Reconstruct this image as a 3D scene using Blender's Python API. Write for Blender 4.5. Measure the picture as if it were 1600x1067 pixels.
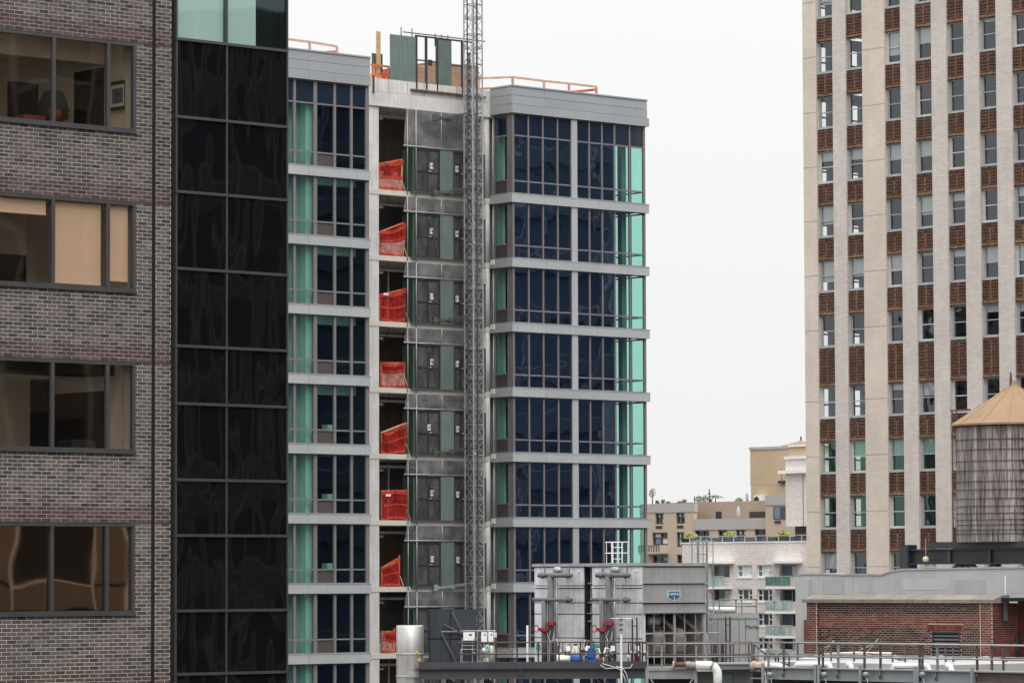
import bpy, math, random
from mathutils import Vector, Matrix
R = random.Random(11)
rad = math.radians
SC = bpy.context.scene
COL = SC.collection
for o in list(bpy.data.objects): bpy.data.objects.remove(o)

# ------------------------------------------------------------------ camera
CAM_Z, FPX, YH = 72.0, 6000.0, 907.0          # eye height, focal length and eye level in photo pixels (1600 wide)
PITCH, ROLL = math.atan((YH - 533.5) / FPX), rad(-0.2)
MC = Matrix.Rotation(math.pi / 2 + PITCH, 3, 'X') @ Matrix.Rotation(ROLL, 3, 'Z')
cam_d = bpy.data.cameras.new('camera'); cam = bpy.data.objects.new('camera', cam_d); COL.objects.link(cam)
cam.matrix_world = Matrix.Translation((0, 0, CAM_Z)) @ MC.to_4x4()
cam_d.sensor_width = 36.0; cam_d.sensor_fit = 'HORIZONTAL'; cam_d.lens = 36.0 * FPX / 1600.0
cam_d.clip_start = 1.0; cam_d.clip_end = 4000.0
SC.camera = cam

# ------------------------------------------------------------------ world: overcast sky
SUN_EL, SUN_AZ = rad(50), rad(168)            # azimuth clockwise from +Y
w = bpy.data.worlds.new('World'); SC.world = w; w.use_nodes = True
nt = w.node_tree; nt.nodes.clear(); N = nt.nodes; Lk = nt.links.new
sky = N.new('ShaderNodeTexSky'); sky.sky_type = 'NISHITA'; sky.sun_disc = False
sky.sun_elevation = SUN_EL; sky.sun_rotation = SUN_AZ; sky.dust_density = 4.0; sky.air_density = 1.0
hs = N.new('ShaderNodeHueSaturation'); hs.inputs['Saturation'].default_value = 0.12
Lk(sky.outputs[0], hs.inputs['Color'])
tc = N.new('ShaderNodeTexCoord'); sx = N.new('ShaderNodeSeparateXYZ'); Lk(tc.outputs['Generated'], sx.inputs[0])
mx = N.new('ShaderNodeMath'); mx.operation = 'MAXIMUM'; mx.inputs[1].default_value = 0.0; Lk(sx.outputs[2], mx.inputs[0])
pw = N.new('ShaderNodeMath'); pw.operation = 'POWER'; pw.inputs[1].default_value = 1.9; Lk(mx.outputs[0], pw.inputs[0])
ma = N.new('ShaderNodeMath'); ma.operation = 'MULTIPLY_ADD'; Lk(pw.outputs[0], ma.inputs[0])
ma.inputs[1].default_value = 22.0; ma.inputs[2].default_value = 9.65      # overcast: the zenith about three times the horizon
cn = N.new('ShaderNodeTexNoise'); cn.inputs['Scale'].default_value = 2.2; cn.inputs['Detail'].default_value = 4.0
Lk(tc.outputs['Generated'], cn.inputs['Vector'])
cm = N.new('ShaderNodeMapRange'); cm.inputs['To Min'].default_value = 0.955; cm.inputs['To Max'].default_value = 1.045
Lk(cn.outputs[0], cm.inputs[0])
mm = N.new('ShaderNodeMath'); mm.operation = 'MULTIPLY'; Lk(ma.outputs[0], mm.inputs[0]); Lk(cm.outputs[0], mm.inputs[1])
cl = N.new('ShaderNodeMixRGB'); cl.blend_type = 'MULTIPLY'; cl.inputs[0].default_value = 1.0
cl.inputs[1].default_value = (1.0, 1.0, 1.003, 1); Lk(mm.outputs[0], cl.inputs[2])
mix = N.new('ShaderNodeMixRGB'); mix.inputs[0].default_value = 0.92; Lk(hs.outputs[0], mix.inputs[1]); Lk(cl.outputs[0], mix.inputs[2])
bg = N.new('ShaderNodeBackground'); bg.inputs['Strength'].default_value = 0.1
out = N.new('ShaderNodeOutputWorld'); Lk(mix.outputs[0], bg.inputs[0]); Lk(bg.outputs[0], out.inputs[0])

sun_d = bpy.data.lights.new('sun', 'SUN'); sun = bpy.data.objects.new('sun', sun_d); COL.objects.link(sun)
sun_d.energy = 1.15; sun_d.angle = rad(35); sun_d.color = (1.0, 0.97, 0.92)
sd = Vector((math.sin(SUN_AZ) * math.cos(SUN_EL), math.cos(SUN_AZ) * math.cos(SUN_EL), math.sin(SUN_EL)))
sun.rotation_euler = sd.to_track_quat('Z', 'Y').to_euler()

vs = SC.view_settings; vs.view_transform = 'Standard'; vs.look = 'None'; vs.exposure = 0.0; vs.gamma = 1.0
vs.use_curve_mapping = False
SC.render.engine = 'CYCLES'; SC.cycles.max_bounces = 8; SC.cycles.transparent_max_bounces = 24
SC.cycles.diffuse_bounces = 4; SC.cycles.glossy_bounces = 4; SC.cycles.use_denoising = True
SC.cycles.caustics_reflective = False; SC.cycles.caustics_refractive = False

# ------------------------------------------------------------------ geometry helpers
def ray(px, py):
    return MC @ Vector(((px - 800.0) / FPX, (533.5 - py) / FPX, -1.0))

class Frame:
    """A street-grid frame: local x along a facade, local y into the building, z up from the street."""
    def __init__(s, theta, px, D):
        d = ray(px, YH); s.o = Vector((d.x * D / d.y, D)); s.t = theta
        s.U = Vector((math.cos(theta), math.sin(theta))); s.V = Vector((-math.sin(theta), math.cos(theta)))
    def hit(s, px, py, y=0.0):
        d = ray(px, py); d2 = Vector((d.x, d.y)); t = (y + s.o.dot(s.V)) / d2.dot(s.V)
        return (d2 * t - s.o).dot(s.U), CAM_Z + d.z * t
    def side(s, px, py, x):
        d = ray(px, py); d2 = Vector((d.x, d.y)); t = (x + s.o.dot(s.U)) / d2.dot(s.U)
        return (d2 * t - s.o).dot(s.V), CAM_Z + d.z * t
    def u(s, px, y=0.0, py=700): return s.hit(px, py, y)[0]
    def z(s, px, py, y=0.0): return s.hit(px, py, y)[1]
    def loc(s, x=0, y=0, z=0):
        p = s.o + s.U * x + s.V * y
        return (p.x, p.y, z)

TA = math.atan2(6000, 6700)           # facades running right and away
TB = TA - math.pi / 2                 # facades running right and nearer

class MB:
    def __init__(s): s.v = []; s.f = []; s.c = None
    def add(s, vs, fs):
        n = len(s.v); s.v += [tuple(p) for p in vs]; s.f += [tuple(i + n for i in f) for f in fs]; return s
    def box(s, x0, x1, y0, y1, z0, z1):
        if x0 > x1: x0, x1 = x1, x0
        if y0 > y1: y0, y1 = y1, y0
        if z0 > z1: z0, z1 = z1, z0
        return s.add([(x0,y0,z0),(x1,y0,z0),(x1,y1,z0),(x0,y1,z0),(x0,y0,z1),(x1,y0,z1),(x1,y1,z1),(x0,y1,z1)],
                     [(0,3,2,1),(4,5,6,7),(0,1,5,4),(1,2,6,5),(2,3,7,6),(3,0,4,7)])
    def bbox(s, x0, x1, y0, y1, z0, z1, b):
        """box whose front (low y) edges are chamfered by b"""
        return s.add([(x0,y0+b,z0),(x1,y0+b,z0),(x1,y0+b,z1),(x0,y0+b,z1),(x0+b,y0,z0+b),(x1-b,y0,z0+b),(x1-b,y0,z1-b),(x0+b,y0,z1-b),
                      (x0,y1,z0),(x1,y1,z0),(x1,y1,z1),(x0,y1,z1)],
                     [(4,5,6,7),(0,1,5,4),(1,2,6,5),(2,3,7,6),(3,0,4,7),(0,8,9,1),(1,9,10,2),(2,10,11,3),(3,11,8,0)])
    def bar(s, p, q, w, h=None):
        p, q = Vector(p), Vector(q); h = w if h is None else h
        d = (q - p).normalized(); up = Vector((0,0,1)) if abs(d.z) < .95 else Vector((0,1,0))
        a = d.cross(up).normalized() * (w / 2); b = a.cross(d).normalized() * (h / 2)
        return s.add([p-a-b, p+a-b, p+a+b, p-a+b, q-a-b, q+a-b, q+a+b, q-a+b],
                     [(0,1,2,3),(7,6,5,4),(0,4,5,1),(1,5,6,2),(2,6,7,3),(3,7,4,0)])
    def cyl(s, p, q, r, n=10, r2=None, caps=True):
        p, q = Vector(p), Vector(q); r2 = r if r2 is None else r2
        d = (q - p).normalized(); up = Vector((0,0,1)) if abs(d.z) < .95 else Vector((0,1,0))
        a = d.cross(up).normalized(); b = d.cross(a)
        vs = []
        for i in range(n):
            t = 2 * math.pi * i / n; e = a * math.cos(t) + b * math.sin(t); vs += [p + e * r, q + e * r2]
        fs = [(2*i, 2*i+1, (2*i+3) % (2*n), (2*i+2) % (2*n)) for i in range(n)]
        if caps: fs += [tuple(range(0, 2*n, 2)), tuple(range(2*n-1, 0, -2))]
        return s.add(vs, fs)
    def tube(s, pts, r, n=8):
        pts = [Vector(p) for p in pts]; vs = []; a = None
        for i, p in enumerate(pts):
            d = (pts[min(i+1, len(pts)-1)] - pts[max(i-1, 0)]).normalized()
            if a is None:
                up = Vector((0,0,1)) if abs(d.z) < .9 else Vector((0,1,0)); a = d.cross(up).normalized()
            a = (a - d * a.dot(d)).normalized(); b = d.cross(a)
            for k in range(n):
                t = 2 * math.pi * k / n; vs.append(p + (a * math.cos(t) + b * math.sin(t)) * r)
        fs = []
        for i in range(len(pts) - 1):
            for k in range(n):
                fs.append((i*n+k, (i+1)*n+k, (i+1)*n+(k+1) % n, i*n+(k+1) % n))
        fs += [tuple(range(n)), tuple(range((len(pts)-1)*n+n-1, (len(pts)-1)*n-1, -1))]
        return s.add(vs, fs)
    def lathe(s, prof, n=24, c=(0,0)):
        vs = []
        for i in range(n):
            t = 2 * math.pi * i / n
            for (r, z) in prof: vs.append((c[0] + r * math.cos(t), c[1] + r * math.sin(t), z))
        m = len(prof); fs = []
        for i in range(n):
            j = (i + 1) % n
            for k in range(m - 1): fs.append((i*m+k, j*m+k, j*m+k+1, i*m+k+1))
        return s.add(vs, fs)
    def prism(s, poly, y0, y1):
        """poly of (x,z), counter-clockwise seen from low y, extruded along y"""
        n = len(poly)
        return s.add([(x, y0, z) for x, z in poly] + [(x, y1, z) for x, z in poly],
                     [tuple(range(n)), tuple(range(2*n-1, n-1, -1))] + [(i, i+n, (i+1) % n + n, (i+1) % n) for i in range(n)])
    def grid(s, fn, nu, nv):
        vs = [fn(i / nu, j / nv) for j in range(nv + 1) for i in range(nu + 1)]
        return s.add(vs, [(j*(nu+1)+i, j*(nu+1)+i+1, (j+1)*(nu+1)+i+1, (j+1)*(nu+1)+i) for j in range(nv) for i in range(nu)])
    def mesh(s, name, mat, smooth=False):
        me = bpy.data.meshes.new(name); me.from_pydata(s.v, [], s.f)
        if mat is not None: me.materials.append(mat)
        if s.c is not None:
            at = me.attributes.new('rnd', 'FLOAT', 'FACE'); at.data.foreach_set('value', s.c)
        if smooth:
            me.polygons.foreach_set('use_smooth', [True] * len(me.polygons))
        me.update(); return me
    def build(s, name, mat, parent=None, smooth=False, loc=None):
        return inst(name, s.mesh(name, mat, smooth), parent, loc)

def inst(name, me, parent=None, loc=None, rz=None):
    o = bpy.data.objects.new(name, me); COL.objects.link(o)
    if parent is not None: o.parent = parent
    if loc is not None: o.location = loc
    if rz is not None: o.rotation_euler.z = rz
    return o
def tag(o, label=None, cat=None, group=None, kind=None):
    if label: o['label'] = label
    if cat: o['category'] = cat
    if group: o['group'] = group
    if kind: o['kind'] = kind
    return o
def thing(name, label, cat, loc=(0,0,0), rz=0.0, group=None):
    o = bpy.data.objects.new(name, None); COL.objects.link(o); o.empty_display_size = .3
    o.location = loc; o.rotation_euler = (0, 0, rz)
    return tag(o, label, cat, group)
def fthing(name, label, cat, fr, group=None): return thing(name, label, cat, fr.loc(), fr.t, group)
def box(name, mat, parent, *b): return MB().box(*b).build(name, mat, parent)
def pane_y(mat, par, x0, x1, y, z0, z1, name='pane'):
    return MB().add([(-(x1-x0)/2,0,-(z1-z0)/2),((x1-x0)/2,0,-(z1-z0)/2),((x1-x0)/2,0,(z1-z0)/2),(-(x1-x0)/2,0,(z1-z0)/2)],[(0,1,2,3)]).build(name, mat, par, loc=((x0+x1)/2, y, (z0+z1)/2))
def pane_x(mat, par, x, y0, y1, z0, z1, name='pane'):
    return MB().add([(0,(y1-y0)/2,-(z1-z0)/2),(0,-(y1-y0)/2,-(z1-z0)/2),(0,-(y1-y0)/2,(z1-z0)/2),(0,(y1-y0)/2,(z1-z0)/2)],[(0,1,2,3)]).build(name, mat, par, loc=(x, (y0+y1)/2, (z0+z1)/2))
def text_mesh(txt, size, mat, name='lettering', ext=0.004):
    cu = bpy.data.curves.new('t', 'FONT'); cu.body = txt; cu.size = size; cu.extrude = ext; cu.align_x = 'CENTER'; cu.align_y = 'CENTER'
    ob = bpy.data.objects.new('t', cu); COL.objects.link(ob)
    bpy.context.view_layer.update()
    me = bpy.data.meshes.new_from_object(ob.evaluated_get(bpy.context.evaluated_depsgraph_get()))
    bpy.data.objects.remove(ob); me.name = name; me.materials.clear(); me.materials.append(mat)
    me.transform(Matrix.Rotation(math.pi / 2, 4, 'X'))     # stands upright, read from low y
    return me

# ------------------------------------------------------------------ materials
def newmat(name):
    m = bpy.data.materials.new(name); m.use_nodes = True; nt = m.node_tree; nt.nodes.clear()
    o = nt.nodes.new('ShaderNodeOutputMaterial'); return m, nt, o
def nd(nt, typ, **kw):
    n = nt.nodes.new(typ)
    for k, v in kw.items(): setattr(n, k, v)
    return n
def coords(nt, obj=False, stretch=None):
    if obj:
        t = nd(nt, 'ShaderNodeTexCoord'); i = nd(nt, 'ShaderNodeObjectInfo')
        s = nd(nt, 'ShaderNodeMath', operation='MULTIPLY'); s.inputs[1].default_value = 37.0; nt.links.new(i.outputs['Random'], s.inputs[0])
        a = nd(nt, 'ShaderNodeVectorMath', operation='ADD'); nt.links.new(t.outputs['Object'], a.inputs[0]); nt.links.new(s.outputs[0], a.inputs[1]); o = a.outputs[0]
    else:
        o = nd(nt, 'ShaderNodeNewGeometry').outputs['Position']
    if stretch:
        v = nd(nt, 'ShaderNodeVectorMath', operation='MULTIPLY'); v.inputs[1].default_value = stretch; nt.links.new(o, v.inputs[0]); o = v.outputs[0]
    return o
def noise(nt, co, scale, detail=4.0, rough=.55):
    n = nd(nt, 'ShaderNodeTexNoise'); n.inputs['Scale'].default_value = scale; n.inputs['Detail'].default_value = detail
    n.inputs['Roughness'].default_value = rough; nt.links.new(co, n.inputs['Vector']); return n.outputs['Fac']
def ramp(nt, fac, stops):
    r = nd(nt, 'ShaderNodeValToRGB'); e = r.color_ramp.elements
    while len(e) < len(stops): e.new(.5)
    for el, (p, c) in zip(e, stops): el.position = p; el.color = (*c, 1)
    nt.links.new(fac, r.inputs[0]); return r.outputs[0]
def mixc(nt, fac, a, b, mode='MIX'):
    m = nd(nt, 'ShaderNodeMixRGB', blend_type=mode)
    for k, x in ((0, fac), (1, a), (2, b)):
        if hasattr(x, 'is_linked'): nt.links.new(x, m.inputs[k])
        else: m.inputs[k].default_value = x if k == 0 else (*x, 1)
    return m.outputs[0]
def sc3(c, k): return tuple(min(1.0, x * k) for x in c)

def surf(name, col, rough=.6, metal=0.0, var=.12, scale=3.0, streak=0.0, dirt=None, dirt_amt=0.0, dirt_scale=1.2, bump=0.0, bump_scale=25.0, spec=.4, rnd=0.0):
    """A painted / cast surface with uneven tone, vertical streaks, dirt patches and fine relief."""
    m, nt, o = newmat(name); p = nd(nt, 'ShaderNodeBsdfPrincipled'); L = nt.links.new
    co = coords(nt)
    c = ramp(nt, noise(nt, co, scale), [(.25, sc3(col, 1 - var)), (.75, sc3(col, 1 + var))])
    if streak:
        st = noise(nt, coords(nt, stretch=(5.0, 5.0, .25)), 2.2, 5)
        f = ramp(nt, st, [(.42, (0,0,0)), (.75, (streak,)*3)])
        c = mixc(nt, f, c, sc3(dirt or col, .45 if dirt is None else 1.0))
    if dirt_amt:
        dn = noise(nt, co, dirt_scale, 6, .65)
        f = ramp(nt, dn, [(.45, (0,0,0)), (.7, (dirt_amt,)*3)])
        c = mixc(nt, f, c, dirt or sc3(col, .5))
    if rnd:
        i = nd(nt, 'ShaderNodeObjectInfo'); mr = nd(nt, 'ShaderNodeMapRange'); L(i.outputs['Random'], mr.inputs[0])
        mr.inputs['To Min'].default_value = 1 - rnd; mr.inputs['To Max'].default_value = 1 + rnd
        c = mixc(nt, 1.0, c, mr.outputs[0], 'MULTIPLY')
    L(c, p.inputs['Base Color']); p.inputs['Roughness'].default_value = rough; p.inputs['Metallic'].default_value = metal
    p.inputs['Specular IOR Level'].default_value = spec
    if bump:
        b = nd(nt, 'ShaderNodeBump'); b.inputs['Strength'].default_value = bump; b.inputs['Distance'].default_value = .02
        L(noise(nt, co, bump_scale, 3), b.inputs['Height']); L(b.outputs[0], p.inputs['Normal'])
    L(p.outputs[0], o.inputs[0]); return m

def glass(name, tint, refl, rcol, rough=.02, wave=.02, wscale=.55, film=None, film_amt=0.0):
    """thin tinted pane: light passes through the tint, part of it mirrors; panes are slightly warped"""
    m, nt, o = newmat(name); L = nt.links.new
    tr = nd(nt, 'ShaderNodeBsdfTransparent'); tr.inputs[0].default_value = (*tint, 1)
    gl = nd(nt, 'ShaderNodeBsdfGlossy'); gl.inputs[0].default_value = (*rcol, 1); gl.inputs['Roughness'].default_value = rough
    if wave:
        b = nd(nt, 'ShaderNodeBump'); b.inputs['Strength'].default_value = 1.0; b.inputs['Distance'].default_value = wave
        L(noise(nt, coords(nt, obj=True), wscale, 1.0, .4), b.inputs['Height']); L(b.outputs[0], gl.inputs['Normal'])
    lw = nd(nt, 'ShaderNodeLayerWeight'); lw.inputs[0].default_value = .25
    f = nd(nt, 'ShaderNodeMath', operation='MULTIPLY_ADD', use_clamp=True); L(lw.outputs['Fresnel'], f.inputs[0])
    f.inputs[1].default_value = .5; f.inputs[2].default_value = refl
    mx = nd(nt, 'ShaderNodeMixShader'); L(f.outputs[0], mx.inputs[0]); L(tr.outputs[0], mx.inputs[1]); L(gl.outputs[0], mx.inputs[2])
    sh = mx.outputs[0]
    if film:
        df = nd(nt, 'ShaderNodeBsdfDiffuse'); df.inputs[0].default_value = (*film, 1)
        fm = ramp(nt, noise(nt, coords(nt, obj=True, stretch=(1, 1, .5)), 1.6, 4), [(.35, (film_amt * .3,)*3), (.75, (film_amt,)*3)])
        m2 = nd(nt, 'ShaderNodeMixShader'); L(fm, m2.inputs[0]); L(sh, m2.inputs[1]); L(df.outputs[0], m2.inputs[2]); sh = m2.outputs[0]
    L(sh, o.inputs[0]); return m

def netting(name, col, alpha, var=.25, scale=6.0, trans=.4):
    m, nt, o = newmat(name); L = nt.links.new
    c = ramp(nt, noise(nt, coords(nt, stretch=(1, 1, .4)), scale, 5), [(.3, sc3(col, 1 - var)), (.7, sc3(col, 1 + var))])
    df = nd(nt, 'ShaderNodeBsdfDiffuse'); L(c, df.inputs[0]); tl = nd(nt, 'ShaderNodeBsdfTranslucent'); L(c, tl.inputs[0])
    a = nd(nt, 'ShaderNodeMixShader'); a.inputs[0].default_value = trans; L(df.outputs[0], a.inputs[1]); L(tl.outputs[0], a.inputs[2])
    tr = nd(nt, 'ShaderNodeBsdfTransparent')
    f = ramp(nt, noise(nt, coords(nt), scale * .5, 4), [(.3, (max(0, alpha - .22),)*3), (.7, (min(1, alpha + .22),)*3)])
    b = nd(nt, 'ShaderNodeMixShader'); L(f, b.inputs[0]); L(tr.outputs[0], b.inputs[1]); L(a.outputs[0], b.inputs[2])
    L(b.outputs[0], o.inputs[0]); return m

def brickmat(name, stops, attr=False, rough=.85, patch=None, patch_amt=0.0):
    """one brick colour out of the ramp per brick (object random, or a per-face value on joined bricks)"""
    m, nt, o = newmat(name); L = nt.links.new; p = nd(nt, 'ShaderNodeBsdfPrincipled')
    if attr: a = nd(nt, 'ShaderNodeAttribute'); a.attribute_name = 'rnd'; f = a.outputs['Fac']
    else: f = nd(nt, 'ShaderNodeObjectInfo').outputs['Random']
    c = ramp(nt, f, stops); co = coords(nt)
    c = mixc(nt, .55, c, ramp(nt, noise(nt, co, 14, 4), [(.3, (.55,)*3), (.7, (1.0,)*3)]), 'MULTIPLY')
    c = mixc(nt, .5, c, ramp(nt, noise(nt, co, .6, 4), [(.35, (.62,)*3), (.65, (1.0,)*3)]), 'MULTIPLY')
    c = mixc(nt, .45, c, ramp(nt, noise(nt, coords(nt, stretch=(3, 3, .22)), .9, 5, .6), [(.4, (.5,)*3), (.62, (1.0,)*3)]), 'MULTIPLY')
    if patch:
        pf = ramp(nt, noise(nt, co, .55, 5, .6), [(.46, (0,0,0)), (.56, (patch_amt,)*3)]); c = mixc(nt, pf, c, patch)
    L(c, p.inputs['Base Color']); p.inputs['Roughness'].default_value = rough; p.inputs['Specular IOR Level'].default_value = .25
    b = nd(nt, 'ShaderNodeBump'); b.inputs['Strength'].default_value = .5; b.inputs['Distance'].default_value = .004
    L(noise(nt, co, 60, 3), b.inputs['Height']); L(b.outputs[0], p.inputs['Normal'])
    L(p.outputs[0], o.inputs[0]); return m

def fine_brick(name, c1, c2, mortar, bw=.22, bh=.07, var=.15, bump=.6, grime=None, grime_amt=.25):
    """brickwork too far off to pick bricks apart: a fine brick texture in the wall's own axes"""
    m, nt, o = newmat(name); L = nt.links.new; p = nd(nt, 'ShaderNodeBsdfPrincipled')
    t = nd(nt, 'ShaderNodeTexCoord'); s = nd(nt, 'ShaderNodeSeparateXYZ'); L(t.outputs['Object'], s.inputs[0])
    ad = nd(nt, 'ShaderNodeMath', operation='ADD'); L(s.outputs[0], ad.inputs[0]); L(s.outputs[1], ad.inputs[1])
    cx = nd(nt, 'ShaderNodeCombineXYZ'); L(ad.outputs[0], cx.inputs[0]); L(s.outputs[2], cx.inputs[1])
    b = nd(nt, 'ShaderNodeTexBrick'); L(cx.outputs[0], b.inputs['Vector'])
    b.inputs['Color1'].default_value = (*c1, 1); b.inputs['Color2'].default_value = (*c2, 1); b.inputs['Mortar'].default_value = (*mortar, 1)
    b.inputs['Scale'].default_value = 1.0; b.inputs['Brick Width'].default_value = bw; b.inputs['Row Height'].default_value = bh
    b.inputs['Mortar Size'].default_value = .006; b.inputs['Bias'].default_value = 0.0
    co = coords(nt)
    c = mixc(nt, 1.0, b.outputs[0], ramp(nt, noise(nt, co, .35, 5), [(.3, (1 - var,)*3), (.7, (1.0,)*3)]), 'MULTIPLY')
    if grime:
        g = ramp(nt, noise(nt, coords(nt, stretch=(3, 3, .3)), .8, 5), [(.5, (0,0,0)), (.8, (grime_amt,)*3)]); c = mixc(nt, g, c, grime)
    L(c, p.inputs['Base Color']); p.inputs['Roughness'].default_value = .85; p.inputs['Specular IOR Level'].default_value = .25
    if bump:
        bp = nd(nt, 'ShaderNodeBump'); bp.inputs['Strength'].default_value = bump; bp.inputs['Distance'].default_value = .01; bp.invert = True
        L(b.outputs['Fac'], bp.inputs['Height']); L(bp.outputs[0], p.inputs['Normal'])
    L(p.outputs[0], o.inputs[0]); return m

M = {}
M['asphalt'] = surf('asphalt', (.05,.05,.052), .9, var=.25, scale=.4, bump=.3)
M['sidewalk'] = surf('sidewalk concrete', (.3,.29,.28), .85, var=.15, scale=.6)
M['concrete'] = surf('concrete', (.7,.68,.645), .85, var=.1, scale=1.3, streak=.3, dirt=(.2,.19,.17), dirt_amt=.22, dirt_scale=.9, bump=.2)
M['slab'] = surf('slab edge concrete', (.66,.63,.55), .85, var=.12, scale=1.6, dirt=(.26,.23,.18), dirt_amt=.35, dirt_scale=1.6)
M['soffit'] = surf('slab soffit', (.38,.36,.34), .9, var=.2, scale=.8)
M['metal_band'] = surf('grey metal cladding', (.455,.46,.465), .42, .15, var=.06, scale=.7, streak=.16, rnd=.05)
M['metal_band_side'] = M['metal_band']
M['parapet'] = surf('parapet cladding', (.365,.38,.395), .45, .15, var=.07, scale=.5, streak=.1, rnd=.06)
M['mullion'] = surf('taupe window frame', (.2,.18,.18), .5, .1, var=.08)
M['louver'] = surf('brown infill panel', (.07,.06,.056), .6, var=.1)
M['navy'] = surf('navy spandrel glass', (.010,.02,.038), .06, var=.25, scale=.5, spec=.5)
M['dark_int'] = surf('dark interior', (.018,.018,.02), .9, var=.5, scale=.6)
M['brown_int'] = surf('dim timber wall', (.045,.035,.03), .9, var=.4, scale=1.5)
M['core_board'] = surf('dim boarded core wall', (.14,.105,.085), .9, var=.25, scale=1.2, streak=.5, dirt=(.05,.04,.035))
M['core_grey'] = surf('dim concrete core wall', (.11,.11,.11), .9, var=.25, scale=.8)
M['grey_int'] = surf('grey interior', (.3,.3,.3), .9, var=.25, scale=.5)
M['white_int'] = surf('white interior wall', (.78,.78,.76), .8, var=.05)
M['plaster_int'] = surf('unpainted plaster', (.42,.42,.41), .85, var=.12, scale=.8)
M['cream_int'] = surf('cream office wall', (.8,.71,.6), .8, var=.06, scale=.6)
M['ceil_int'] = surf('office ceiling', (.75,.68,.58), .85, var=.08)
M['orange_wood'] = surf('orange painted lumber', (.6,.17,.085), .7, var=.25, scale=3)
M['pink_wood'] = surf('faded salmon lumber', (.6,.36,.26), .75, var=.25, scale=3)
M['raw_wood'] = surf('raw lumber', (.55,.38,.2), .75, var=.2, scale=4)
M['plywood_green'] = surf('green painted plywood', (.125,.168,.15), .75, var=.14, scale=1.4, streak=.3, dirt=(.3,.33,.31), rnd=.12)
M['plywood_shaded'] = surf('shaded green plywood', (.06,.1,.082), .75, var=.12, scale=1.5)  # green of the gate wings with the slab's shade put into the colour
M['door_dark'] = surf('dark steel door frame', (.05,.05,.055), .6, .3, var=.2)
M['galv'] = surf('galvanised steel', (.4,.41,.42), .5, .4, var=.2, scale=5)
M['galv_dark'] = surf('weathered steel', (.14,.14,.145), .55, .5, var=.25, scale=5)
M['black_steel'] = surf('black painted steel', (.025,.027,.032), .45, var=.2, scale=2, spec=.5)
M['white_paint'] = surf('white paint', (.8,.8,.79), .5, var=.05)
M['black_ink'] = surf('black lettering', (.02,.02,.02), .6)
M['red_net'] = netting('red debris netting', (.68,.05,.045), .6, var=.4, scale=9)
M['orange_net'] = netting('orange debris netting', (.82,.13,.075), .8, var=.3)
M['grey_net'] = netting('grey debris netting', (.52,.52,.52), .42, var=.14, scale=2.2, trans=.4)
M['pale_net'] = netting('dusty pale netting', (.85,.5,.45), .6, var=.4, scale=12)
M['door_mesh'] = netting('door mesh infill', (.13,.13,.135), .66, var=.45, scale=2.5, trans=.2)
M['glass_green'] = glass('green tinted glass', (.6,.88,.8), .05, (.55,.7,1.0), wave=.006)
M['glass_navy'] = glass('reflective tinted glass', (.45,.72,.7), .18, (.47,.63,.95), wave=.009, wscale=.8)
M['glass_bronze'] = glass('bronze tinted office glass', (.92,.86,.79), .045, (.9,.8,.7), wave=.008)
M['glass_brown'] = glass('reflective bronze glass', (.5,.38,.3), .26, (1.0,.72,.52), wave=.006, wscale=.7)
M['glass_black'] = None

# ================================================================== ground and streets
g = MB().box(-1500, 1500, -900, 2400, -1, 0).build('ground', M['asphalt']); tag(g, kind='structure')
FA = Frame(TA, 577, 172.9)                   # the apartment tower's own axes also lay out the street grid

# ================================================================== brick office building (left, nearest)
FL = Frame(TA, 448, 66.5)
OFF = fthing('office_building', 'dark brick office building with ribbon windows and a black glass corner at left', 'building', FL)
def black_glass():
    m, nt, o = newmat('black curtain wall glass'); L = nt.links.new; p = nd(nt, 'ShaderNodeBsdfPrincipled')
    p.inputs['Base Color'].default_value = (.004,.005,.006,1); p.inputs['Roughness'].default_value = .03; p.inputs['IOR'].default_value = 1.4
    b = nd(nt, 'ShaderNodeBump'); b.inputs['Distance'].default_value = .03
    L(noise(nt, coords(nt, obj=True, stretch=(1.6, 1.6, .6)), .8, 1.0, .4), b.inputs['Height']); L(b.outputs[0], p.inputs['Normal'])
    L(p.outputs[0], o.inputs[0]); return m
M['glass_black'] = black_glass()
M['mortar'] = surf('pale mortar', (.56,.51,.45), .9, var=.16, scale=2, streak=.4, dirt=(.36,.32,.3), dirt_amt=.4, dirt_scale=.5)
M['mortar_pink'] = surf('pinkish mortar', (.36,.3,.275), .9, var=.15, scale=2)
GREY = [(0, (.062,.051,.056)), (.2, (.1,.083,.083)), (.6, (.145,.123,.117)), (1, (.19,.163,.152))]
RED = [(0, (.075,.052,.052)), (.5, (.112,.079,.076)), (1, (.15,.107,.1))]
M['brick'] = brickmat('dark grey brick', GREY); M['brick_j'] = brickmat('dark grey brick far', GREY, True)
M['brick_red'] = brickmat('plum brick', RED); M['brick_red_j'] = brickmat('plum brick far', RED, True)
M['frame_dark'] = surf('dark bronze window frame', (.075,.072,.074), .45, .4, var=.15)
M['joint'] = surf('expansion joint', (.008,.007,.007), .9)
M['rail'] = surf('dark grey mullion cap', (.1,.1,.105), .35, .6, var=.1)
M['blind'] = surf('tan roller blind', (.78,.6,.47), .85, var=.05, scale=.8)
M['wood_frame'] = surf('dark picture frame', (.05,.03,.02), .5)
M['art_blue'] = surf('blue grey print', (.12,.15,.2), .6, var=.5, scale=5)
M['glass_teal'] = glass('pale teal glass', (.78,.92,.89), .06, (.7,.9,1.0), wave=.006)
M['sheet_teal'] = surf('pale sheet', (.8,.82,.8), .85, var=.04, scale=.5)

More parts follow.
